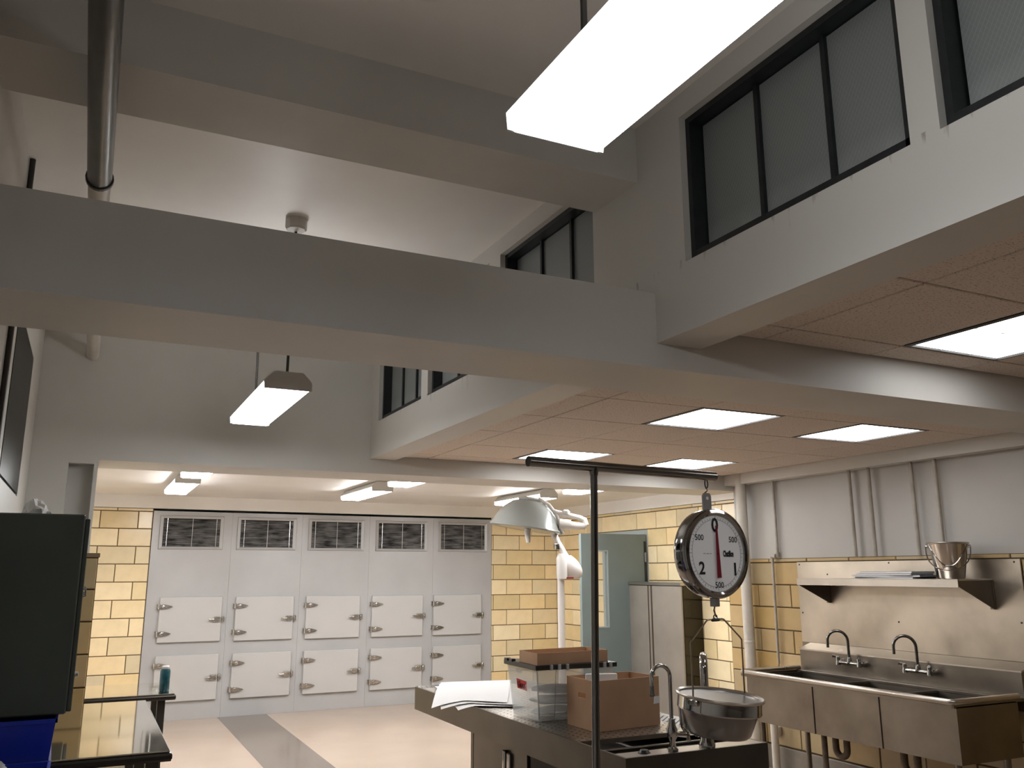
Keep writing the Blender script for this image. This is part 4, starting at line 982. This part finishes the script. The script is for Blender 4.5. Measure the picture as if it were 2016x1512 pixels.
# ------------------------------------------------------------------ left side: cabinet, tables, bins
t = thing('wall_cabinet', 'dark hanging wall cabinet at the left edge above the blue bin', 'cabinet', (-.2, 4.7, 1.06))
obj('carcass', box(XL + .003, 4.10, 1.062, -.018, 5.45, 1.866, .006), DARKCAB, t)
for k, (a, b) in enumerate(((4.112, 4.55), (4.56, 5.0), (5.01, 5.44))):
    dd_ = obj('cabinet_door', box(-.018, a, 1.07, .0005, b, 1.848, .003), DARKCAB, t)
    obj('handle', MB().tube([(.0, b - .05, 1.55), (.011, b - .05, 1.546), (.011, b - .05, 1.52), (.0, b - .05, 1.515)], .004, 8), CHROME, dd_, 1)
    if k == 0: obj('door_lock', MB().lathe([(0, .016), (.012, .014), (.014, 0), (0, 0)], (.0, b - .05, 1.175), 'x', 12), CHROME, dd_, 1)
cr = MB(); bm = bmesh.new(); bmesh.ops.create_icosphere(bm, subdivisions=3, radius=1)
vs = []
for v in bm.verts:
    n_ = noise.noise(v.co * 2.3 + Vector((3, 1, 5))) * .35
    p = v.co * (1 + n_); vs.append((p.x * .05 - .222, p.y * .045 + 4.30, max(p.z, -.2) * .06 + 1.878))
cr.add(vs, [tuple(v.index for v in f.verts) for f in bm.faces]); bm.free()
cr.tube([(-.228, 4.30, 1.90), (-.226, 4.30, 1.938)], [.03, .003], 7).tube([(-.19, 4.30, 1.875), (-.158, 4.295, 1.884)], [.02, .006], 7)
tag(obj('crumpled_paper', cr, PAPER, None), 'crumpled white paper lying on top of the dark wall cabinet', 'paper')

EDGE = mat('edge_dark_reflection', (.045, .038, .030), .35, .6)  # steel edge; the dim room it mirrors is put into its colour
def steel_table(name, x0, x1, y0, y1, z, label, legs, m=STEELM, shelf=True, leg_m=STEELT, lr=.024):
    t = thing(name, label, 'table', ((x0 + x1) / 2, (y0 + y1) / 2, 0))
    obj('table_top', box(x0, y0 + .006, z - .008, x1 - .006, y1 - .006, z, .0025), m, t)
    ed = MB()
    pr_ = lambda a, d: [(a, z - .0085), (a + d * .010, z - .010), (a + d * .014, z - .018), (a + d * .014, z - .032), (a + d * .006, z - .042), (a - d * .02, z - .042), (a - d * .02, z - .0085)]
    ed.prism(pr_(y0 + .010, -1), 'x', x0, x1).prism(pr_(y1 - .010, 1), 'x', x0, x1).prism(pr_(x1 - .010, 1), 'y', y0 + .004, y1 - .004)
    obj('steel_edge', ed, EDGE, t)
    for (x, y) in legs: obj('leg', box(x - lr, y - lr, 0, x + lr, y + lr, z - .042, .003), leg_m, t)
    if shelf: obj('under_shelf', box(x0 + .02, y0 + .05, .25, x1 - .04, y1 - .05, .275, .004), STEELT, t)
    return t
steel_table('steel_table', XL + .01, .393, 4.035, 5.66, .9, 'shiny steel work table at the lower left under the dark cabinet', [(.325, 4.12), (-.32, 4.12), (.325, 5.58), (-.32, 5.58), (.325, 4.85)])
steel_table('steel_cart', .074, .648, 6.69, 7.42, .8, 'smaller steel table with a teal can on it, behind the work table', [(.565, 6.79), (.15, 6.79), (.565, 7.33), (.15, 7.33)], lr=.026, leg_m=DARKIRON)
t = thing('spray_bottle', 'small teal can standing on the farther steel table', 'bottle', (.585, 6.88, .8))
obj('can_body', MB().lathe([(0, 0), (.032, 0), (.035, .006), (.035, .135), (.028, .152), (0, .152)], (.585, 6.88, .8), 'z', 20), TEAL, t, 1)
obj('can_cap', MB().lathe([(.026, .150), (.026, .165), (.02, .172), (0, .172)], (.585, 6.88, .8), 'z', 16), WHITEPL, t, 1)
def open_bin(name, x0, x1, y0, y1, z0, z1, tp, label):
    t = thing(name, label, 'bin', ((x0 + x1) / 2, (y0 + y1) / 2, z0))
    bq_ = [(x0, y0), (x1, y0), (x1, y1), (x0, y1)]; tq = [(x0 - tp, y0 - tp), (x1 + tp, y0 - tp), (x1 + tp, y1 + tp), (x0 - tp, y1 + tp)]
    obj('bin_body', shell(bq_, tq, z0, z1, .005), BLUE, t)
    tz = tp + .006
    obj('bin_rim', MB().box(x0 - tz, y0 - tz, z1 - .014, x1 + tz, y0 - tp + .001, z1 + .002).box(x1 + tp - .001, y0 - tz, z1 - .014, x1 + tz, y1 + tz, z1 + .002).box(x0 - tz, y1 + tp - .001, z1 - .014, x1 + tz, y1 + tz, z1 + .002).box(x0 - tz, y0 - tz, z1 - .014, x0 - tp + .001, y1 + tz, z1 + .002), BLUE, t)
    return t
open_bin('blue_bin', XL + .04, -.062, 4.085, 4.42, .9, 1.050, .012, 'blue plastic bin on the work table under the dark cabinet')
open_bin('waste_bin', XL + .035, -.075, 3.62, 3.98, 0, .905, .018, 'blue floor bin in the bottom left corner, in front of the work table')
tag(obj('bin_bag', lump(Vector((-.265, 3.76, .90)), .085, .10, .068, 2.2, .3), BAGM, None, 60), 'grey plastic bag bulging out of the blue floor bin at bottom left', 'bag')
